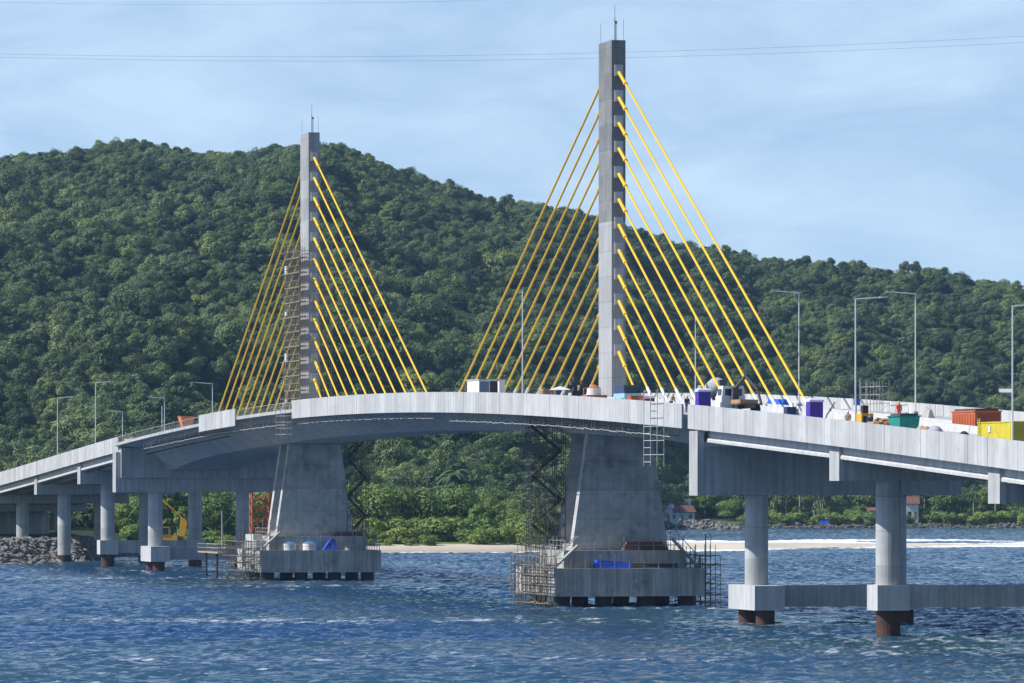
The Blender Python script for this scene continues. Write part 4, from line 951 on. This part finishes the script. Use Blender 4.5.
L(ng, na('pick', 'INT'), ip.inputs['Instance Index']); L(ng, na('turn', 'FLOAT_VECTOR'), ip.inputs['Rotation']); L(ng, na('scl', 'FLOAT_VECTOR'), ip.inputs['Scale'])
L(ng, ip.outputs[0], go.inputs[0])
md = fo_.modifiers.new('scatter', 'NODES'); md.node_group = ng

# ------------------------------------------------------------ shore trees (individuals)
def trunk_mb(h, r, seed):
    r_ = random.Random(seed); mb_ = MB(); mb_.tube((0, 0, -1), (.15, .1, h*.55), r, 7, r*.7)
    for i in range(4):
        a = r_.uniform(0, 6.28); q = h*r_.uniform(.16, .3); mb_.tube((.15, .1, h*(.3+.07*i)), (q*math.cos(a), q*math.sin(a), h*r_.uniform(.62, .85)), r*.5, 5, r*.2)
    return mb_
def tree_kind(name, crown, trunk, tm):
    b = thing(name, 'x', 'tree'); o = bpy.data.objects.new('crown', crown); COL.objects.link(o); o.parent = b
    trunk.build('trunk', tm, b); return b
KINDS = []
for i, (nm, w_, h_, z0_, nl, lm, ad) in enumerate((
    ('broadleaf_tree', 9, 9, 1.6, 16, leaf_near, 'broad rounded'), ('broadleaf_tree', 7, 10.5, 2.2, 15, leaf_near, 'tall narrow'),
    ('broadleaf_tree', 11, 8, 1.0, 20, leaf_near, 'wide spreading'), ('shrub', 6, 4.2, 0, 12, leaf_shrub, 'low bushy'), ('broadleaf_tree', 8, 11, 3.2, 13, leaf_near, 'loose open'))):
    ls = lobes_for(400+i, w_, h_, z0_, nl)
    if nm == 'shrub' or i in (0, 2): ls += [(random.uniform(-.4, .4)*w_, random.uniform(-.3, .3)*w_, z0_+h_*.16, w_*.2, .8) for _ in range(5)]
    KINDS.append((nm, ad, tree_kind(nm, leaf_mesh('crown', ls, 4200 if nm != 'shrub' else 2600, .24, 60+i, lm, core=.7), trunk_mb(h_+z0_, .24 if nm != 'shrub' else .1, i), bark), h_+z0_))
def palm_kind():
    V = []; r = np.random.default_rng(3); mb_ = MB()
    for k_ in range(17):
        a = 2*math.pi*k_/17+r.normal(0, .1); el = r.uniform(-.1, 1.15); Lf = r.uniform(2.3, 3.0); pr = Vector((0, 0, 7.6)); d = Vector((math.cos(a)*math.cos(el), math.sin(a)*math.cos(el), math.sin(el))); sdv = Vector((-math.sin(a), math.cos(a), 0))
        for j in range(6):
            d2 = (d+Vector((0, 0, -.24*(j+1)))).normalized(); q = pr+d2*Lf/6; wd = .42*(1-abs(j-2)/5)
            mb_.pts([pr-sdv*wd+Vector((0, 0, -.16)), pr, q, q-sdv*wd*.9+Vector((0, 0, -.18))], [(0, 1, 2, 3)]); mb_.pts([pr, pr+sdv*wd+Vector((0, 0, -.16)), q+sdv*wd*.9+Vector((0, 0, -.18)), q], [(0, 1, 2, 3)])
            pr = q
    b = thing('palm_tree', 'x', 'palm tree'); o = mb_.build('crown', leaf_palm, b)
    at_ = o.data.attributes.new('leaf', 'FLOAT', 'POINT'); at_.data.foreach_set('value', rng.uniform(.2, .8, len(o.data.vertices)).astype(np.float32))
    MB().path([(0, 0, -1), (.1, 0, 3), (.05, .1, 5.5), (0, 0, 7.6)], .16, 7).build('trunk', pale_bark, b); return b
PALM = palm_kind()
KINDS.append(('palm_tree', 'slender', PALM, 8.6))
used_kind = set()
NUM = 'first second third fourth fifth sixth seventh eighth ninth tenth eleventh twelfth thirteenth fourteenth fifteenth sixteenth seventeenth eighteenth nineteenth twentieth'.split()
def nth(i):
    if i < 20: return NUM[i]
    t_ = ['twenty', 'thirty', 'forty', 'fifty', 'sixty', 'seventy', 'eighty', 'ninety'][(i+1)//10-2]
    return (t_+'-'+NUM[(i+1) % 10-1]) if (i+1) % 10 else {'twenty': 'twentieth', 'thirty': 'thirtieth', 'forty': 'fortieth', 'fifty': 'fiftieth', 'sixty': 'sixtieth'}[t_]
def plant_row(items, where, group):
    items.sort(key=lambda a: a[1]); cnt = {}
    for k_, px, Y, ht in items:
        nm, ad, root, base = KINDS[k_]; sc_ = ht/base; X = (px-512)*Y/F; z = float(terrain(X, Y))
        i = cnt.get(k_, 0); cnt[k_] = i+1
        kind = {'palm_tree': 'palm', 'shrub': 'shrub'}.get(nm, 'tree')
        lab = f'{ad} {kind} {where}, {nth(i)} of its kind from the left'
        sxy = sc_*random.uniform(.9, 1.25)*(1.25 if kind == 'shrub' and ht < 3 else 1) if kind != 'palm' else sc_
        rz = random.uniform(0, 6.28)
        if k_ in used_kind: dup(root, (X, Y, z-.1), rz, lab, group, (sxy, sxy, sc_))
        else:
            used_kind.add(k_); root.location = (X, Y, z-.1); root.rotation_euler = (0, 0, rz); root.scale = (sxy, sxy, sc_); root['label'] = lab; root['group'] = group
rr = random.Random(21); it = []
for i in range(24):                    # between the left columns
    px = rr.uniform(112, 268); it.append((rr.choice((0, 1, 4, 4)), px, rr.uniform(1030, 1090), rr.uniform(8, 12.5)))
for i in range(10): it.append((3, rr.uniform(112, 268), rr.uniform(1018, 1030), rr.uniform(2.5, 4.5)))
plant_row(it, 'behind the left columns', 'trees behind the left bank columns')
it = []
top = lambda px: np.interp(px, [335, 380, 420, 450, 480, 500, 520, 545], [13.5, 12.5, 13, 12, 10.5, 9, 8, 5.5])
for i in range(46):
    px = 335+i*205/45+rr.uniform(-3, 3); Y = rr.uniform(1090, 1136); it.append((rr.choice((0, 0, 1, 2, 2, 4)), px, Y, float(top(px))*rr.uniform(.62, 1.0)))
for i in range(44): it.append((3, 335+i*205/43+rr.uniform(-5, 5), rr.uniform(1056, 1092), rr.choice((1.2, 1.6, 2.2, 2.8, 3.6, 5.0))))
plant_row(it, 'behind the sandy beach', 'trees behind the beach')
it = []
for i in range(62):
    px = 655+i*385/61+rr.uniform(-4, 4); Y = ysh(px)+rr.uniform(14, 46); it.append((rr.choice((0, 0, 2, 1, 4)), px, float(Y), rr.uniform(6, 11)))
for i in range(46): px = 745+i*290/45+rr.uniform(-4, 4); it.append((3, px, float(ysh(px))+rr.uniform(4, 13), rr.uniform(2.0, 4.2)))
for i in range(22): px = rr.uniform(770, 1030); it.append((5, px, float(ysh(px))+rr.uniform(8, 30), rr.uniform(7, 12)))
it += [(5, 452, 1225, 13.5), (5, 456.5, 1228, 14.5), (5, 560, 1420, 10)]
plant_row(it, 'on the far shore', 'trees on the far shore')

# ------------------------------------------------------------ rocks
def rocks(name, label, spots, m):
    r = np.random.default_rng(4); mb_ = MB()
    ico = [(0, 0, -1), (.72, -.53, -.45), (-.28, -.85, -.45), (-.89, 0, -.45), (-.28, .85, -.45), (.72, .53, -.45), (.28, -.85, .45), (-.72, -.53, .45), (-.72, .53, .45), (.28, .85, .45), (.89, 0, .45), (0, 0, 1)]
    fc = [(0, 1, 2), (1, 0, 5), (0, 2, 3), (0, 3, 4), (0, 4, 5), (1, 5, 10), (2, 1, 6), (3, 2, 7), (4, 3, 8), (5, 4, 9), (1, 10, 6), (2, 6, 7), (3, 7, 8), (4, 8, 9), (5, 9, 10), (6, 10, 11), (7, 6, 11), (8, 7, 11), (9, 8, 11), (10, 9, 11)]
    for x, y, z, s in spots:
        q = np.array(ico)*(1+r.normal(0, .2, (12, 1)))*s*np.array([r.uniform(.7, 1.3), r.uniform(.7, 1.3), r.uniform(.5, .95)])
        a = r.uniform(0, 6.28); ca, sa = math.cos(a), math.sin(a)
        mb_.pts([(x+p[0]*ca-p[1]*sa, y+p[0]*sa+p[1]*ca, z+p[2]) for p in q], fc)
    o = mb_.build(name, m); tag(o, label, 'rocks', kind='stuff'); return o
sp = []
for i in range(1500):
    px = rr.uniform(-60, 100); d = rr.uniform(-4, 17); Y = float(ysh(px))+d; X = (px-512)*Y/F; sp.append((X, Y, float(terrain(X, Y))+rr.uniform(-.25, .25), rr.uniform(.25, .85)))
for i in range(420):
    px = rr.uniform(100, 235); d = rr.uniform(-2, 7); Y = float(ysh(px))+d; X = (px-512)*Y/F; sp.append((X, Y, float(terrain(X, Y))+rr.uniform(-.1, .3), rr.uniform(.25, .7)))
rocks('riprap', 'grey broken rock armouring the left bank under the viaduct', sp, rock_m)
sp = []
for i in range(420):
    px = rr.gauss(702, 18); px = min(738, max(668, px)); q = rr.uniform(-1, 1); Y = 1535+q*8; X = (px-512)*Y/F; hh = 2.6*(1-q*q)*np.interp(px, [665, 680, 720, 738], [.7, 1, .9, .2]); sp.append((X, Y, rr.uniform(-.3, 1)*hh, rr.uniform(.5, 1.1)))
rocks('rock_jetty', 'dark rock jetty reaching into the bay beyond the right tower', sp, rock_m)
sp = []
for i in range(520):
    px = rr.uniform(738, 1040); Y = float(ysh(px))+rr.uniform(-2, 5); X = (px-512)*Y/F; sp.append((X, Y, float(terrain(X, Y))+rr.uniform(-.1, .4), rr.uniform(.3, .9)))
rocks('shore_rocks', 'dark rocks along the far tree lined shore', sp, rock_dk)
# sea wall on the far right shore
b = thing('retaining_wall', 'low dark retaining wall along the far right shore', 'wall', G(985, 1606, 0), 0)
MB().box(-16, 18, -.4, .4, -1, 3.1).build('wall', rock_dk, b); MB().box(-16.1, 18.1, -.5, .5, 3.1, 3.3).build('coping', conc_dark, b)

# ------------------------------------------------------------ excavator, houses
gx = G(168, 1003); gz = float(terrain(gx.x, gx.y))
b = thing('excavator', 'yellow excavator with raised boom between the left columns', 'excavator', (gx.x, gx.y, gz+.3), R(0)); b.scale = (1.25, 1.25, 1.25)
for y in (-1.1, 1.1): MB().box(-1.9, 1.9, y-.3, y+.3, 0, .9).build('track', black_p, b)
MB().box(-1.6, 1.5, -1.2, 1.2, 1.0, 2.1).build('body', exc_p, b)
MB().box(-1.0, .2, -1.25, -.3, 2.1, 3.4).build('cab', exc_p, b); MB().box(-.95, .15, -1.28, -1.253, 2.3, 3.3).build('cab_window', glass_d, b)
MB().box(1.5, 2.2, -1.1, 1.1, 1.1, 2.0).build('counterweight', dark_steel, b)
MB().hexa([(1.6, -.3, 2.0), (2.5, -.3, 2.0), (2.5, .3, 2.0), (1.6, .3, 2.0), (1.9, -.28, 4.9), (2.9, -.28, 4.2), (2.9, .28, 4.2), (1.9, .28, 4.9)]).hexa([(1.9, -.28, 4.9), (2.9, -.28, 4.2), (2.9, .28, 4.2), (1.9, .28, 4.9), (-1.9, -.22, 8.6), (-1.5, -.22, 7.8), (-1.5, .22, 7.8), (-1.9, .22, 8.6)]).build('boom', exc_p, b)
MB().hexa([(-2.0, -.2, 8.6), (-1.4, -.2, 8.4), (-1.4, .2, 8.4), (-2.0, .2, 8.6), (-1.95, -.15, 4.9), (-1.6, -.15, 4.9), (-1.6, .15, 4.9), (-1.95, .15, 4.9)]).build('dipper', exc_p, b)
MB().hexa([(-2.2, -.5, 3.7), (-1.2, -.5, 4.0), (-1.2, .5, 4.0), (-2.2, .5, 3.7), (-2.1, -.45, 4.9), (-1.5, -.45, 4.95), (-1.5, .45, 4.95), (-2.1, .45, 4.9)]).build('bucket', dark_steel, b)
gx = G(192, 1000); gz = float(terrain(gx.x, gx.y))
b = thing('fuel_tank', 'small blue and orange tank box right of the excavator', 'tank', (gx.x, gx.y, gz+.2)); MB().box(-1.4, .9, -.6, .6, .2, 1.8).build('tank', navy, b); MB().box(-1.4, -.2, -.62, .62, 1.81, 2.4).build('lid', exc_p, b); MB().box(-1.3, .8, -.5, .5, -.3, .19).build('skid', dark_steel, b)
for px, h_, lab in ((196, 9, 'pale utility pole right of the excavator'), (222, 8, 'bare pale pole with a forked branch between left columns')):
    gx = G(px, 1012); gz = float(terrain(gx.x, gx.y)); b = thing('utility_pole', lab, 'pole', (gx.x, gx.y, gz)); MB().tube((0, 0, -1), (0, 0, h_), .13, 8).build('pole', pale_bark, b); MB().tube((0, 0, h_*.6), (1.6, .2, h_*.85), .06, 6).build('arm', pale_bark, b)
def ground_at(px, y, Y0=1100, Y1=2200):
    Y = np.arange(Y0, Y1, 2.); X = (px-512)*Y/F; v = 482-(terrain(X, Y)-H)*F/Y
    i = np.argmax(v <= y); return float(X[i]), float(Y[i])
def house(name, label, px, Y, wdt, dep, hw, hr, wm, rm, z=None, cat='house', rz=0.):
    X = (px-512)*Y/F; z = float(terrain(X, Y)) if z is None else z
    b = thing(name, label, cat, (X, Y, z), rz)
    MB().box(-wdt/2, wdt/2, -dep/2, dep/2, -1.5, hw).build('wall', wm, b)
    a, d = wdt/2+.4, dep/2+.5
    MB().pts([(-a, -d, hw), (a, -d, hw), (a, d, hw), (-a, d, hw), (-a, 0, hw+hr), (a, 0, hw+hr), (-a, -d, hw-.15), (a, -d, hw-.15), (a, d, hw-.15), (-a, d, hw-.15)], [(0, 1, 5, 4), (2, 3, 4, 5), (0, 4, 3), (1, 2, 5), (6, 9, 8, 7), (0, 6, 7, 1), (1, 7, 8, 2), (2, 8, 9, 3), (3, 9, 6, 0)]).build('roof', rm, b)
    n = max(2, int(wdt//2.2))
    for i in range(n):
        x = -wdt/2+(i+.5)*wdt/n
        if i == n//2: MB().box(x-.45, x+.45, -dep/2-.04, -dep/2-.003, 0, 2.1).build('door', wood, b)
        else: MB().box(x-.5, x+.5, -dep/2-.04, -dep/2-.003, 1.0, 2.2).build('window', glass_d, b)
    return b
wt_roof = mat('pale_roof', (.5, .5, .5), .8, .15)
HOUSES = []
house('shore_house', 'turquoise house with red gable roof by the rock jetty', 679, 1582, 8, 5, 2.9, 2.0, wall_t, roof_m, 1.9, rz=.35)
house('shore_house', 'white house at the nearer leg right edge beside the turquoise house', 664, 1580, 5, 5, 4.2, 1.2, wall_w, wt_roof, 1.9)
house('shore_house', 'white house with red roof peeping out right of the near column', 912, 1604, 3.6, 4, 4.6, 2.2, wall_w, roof_m, 2.6)
house('beach_hut', 'small hut with a red roof left of the near column', 874, 1602, 3.4, 3, 2.9, 1.0, mat('dim_wall', (.2, .18, .16), .9), roof_m, 2.2, 'hut')
b = thing('motor_boat', 'small white boat pulled up on the far shore left of the near column', 'boat', G(869, 1597, 1.6)); 
MB().hexa([(-1.3, -.5, 0), (1.3, -.5, 0), (1.3, .5, 0), (-1.3, .5, 0), (-1.7, -.9, 1.0), (1.9, -.9, 1.1), (1.9, .9, 1.1), (-1.7, .9, 1.0)]).build('hull', white_p, b); MB().box(-.8, .7, -.6, .6, 1.1, 2.4).build('cabin', white_p, b); MB().box(-.5, .5, -.63, -.603, 1.5, 2.1).build('cabin_window', glass_d, b); MB().box(-1, .9, -.75, .75, 2.4, 2.55).build('roof', white_p, b)
b = thing('tarpaulin', 'small blue tarpaulin among the far shore shrubs', 'tarpaulin', G(824, 1596, 1.2)); MB().hexa([(-1.6, -.6, 0), (1.6, -.6, 0), (1.6, .6, 0), (-1.6, .6, 0), (-1.2, -.1, .9), (1.3, -.1, 1.3), (1.3, .2, 1.3), (-1.2, .2, .9)]).build('cover', blue_p, b)
for px, lab in ((685.5, 'left one of two white chimney posts behind the turquoise house'), (689.5, 'right one of two white chimney posts behind the turquoise house')):
    b = thing('white_post', lab, 'post', G(px, 1590, 2)); MB().box(-.35, .35, -.35, .35, -1, 6.3).build('shaft', wall_w, b); MB().box(-.5, .5, -.5, .5, 6.3, 6.7).build('cap', wall_w, b)
house('hut', 'grey hut with a dark doorway among trees at the beach end', 516, 1140, 3.4, 3, 3.2, 1.6, conc_light, mat('grey_roof', (.3, .29, .28), .8), None, 'hut')
house('shore_house', 'low white house half hidden behind the beach trees', 441, 1150, 7, 4, 7.2, 1.2, wall_w, wt_roof, None)
for px, Y, lab, wm, rm in ((536, 1200, 'pale village house left of the nearer leg', wall_w, wt_roof), (549, 1230, 'village house with tiled roof just left of the nearer leg', wall_w, roof_m), (528, 1235, 'small grey village house above the beach end', conc_light, wt_roof)):
    house('village_house', lab, px, Y, 5, 4, 3.6, 1.6, wm, rm, None)
X_, Y_ = ground_at(455, 477); house('hillside_house', 'orange roofed house on the slope between the towers', 455, Y_, 7.5, 4, 3.2, 1.8, mat('ochre_wall', (.5, .35, .2), .9), roof_m, None); HOUSES.append((X_, Y_))
X_, Y_ = ground_at(1006, 404); house('hillside_house', 'pale hillside house near the right picture edge', 1006, Y_, 4.5, 4, 4.2, 1.4, wall_w, wt_roof, None); HOUSES.append((X_, Y_))
# ------------------------------------------------------------ overhead wires
def wire(label, pts_, Y, r):
    b = None; xs_ = np.linspace(-220, 1250, 40); cf_ = np.polyfit([p[0] for p in pts_], [p[1] for p in pts_], 2)
    ps = [G(px, Y, zy(np.polyval(cf_, px), Y)) for px in xs_]; o = MB().path(ps, r, 4).build('power_line', dark_steel); tag(o, label, 'power line', 'power lines across the bay')
wire('upper wire of the pair crossing the sky behind the nearer mast', [(0, 54), (330, 56.5), (640, 52), (1024, 36)], 1300, .03)
wire('lower wire of the pair crossing the sky behind the nearer mast', [(0, 57), (330, 61.5), (640, 57), (1024, 42.5)], 1300, .03)
wire('topmost wire cutting the upper left corner of the sky', [(0, 2.5), (200, 4.5), (400, 2), (520, -1)], 1300, .025)

# ------------------------------------------------------------ haze
mb = MB().box(-900, 900, -60, 3400, -20, 260)
hm = bpy.data.materials.new('air_haze'); hm.use_nodes = True; t = hm.node_tree; t.nodes.clear()
ho = N(t, 'ShaderNodeOutputMaterial'); pv = N(t, 'ShaderNodeVolumePrincipled'); pv.inputs['Color'].default_value = (.42, .66, 1.0, 1); pv.inputs['Density'].default_value = .00005
pv.inputs['Anisotropy'].default_value = .2
L(t, pv.outputs[0], ho.inputs['Volume'])
o = mb.build('haze', hm); tag(o, 'thin blue sea air over the bay', None, kind='stuff')
SC.cycles.volume_bounces = 0
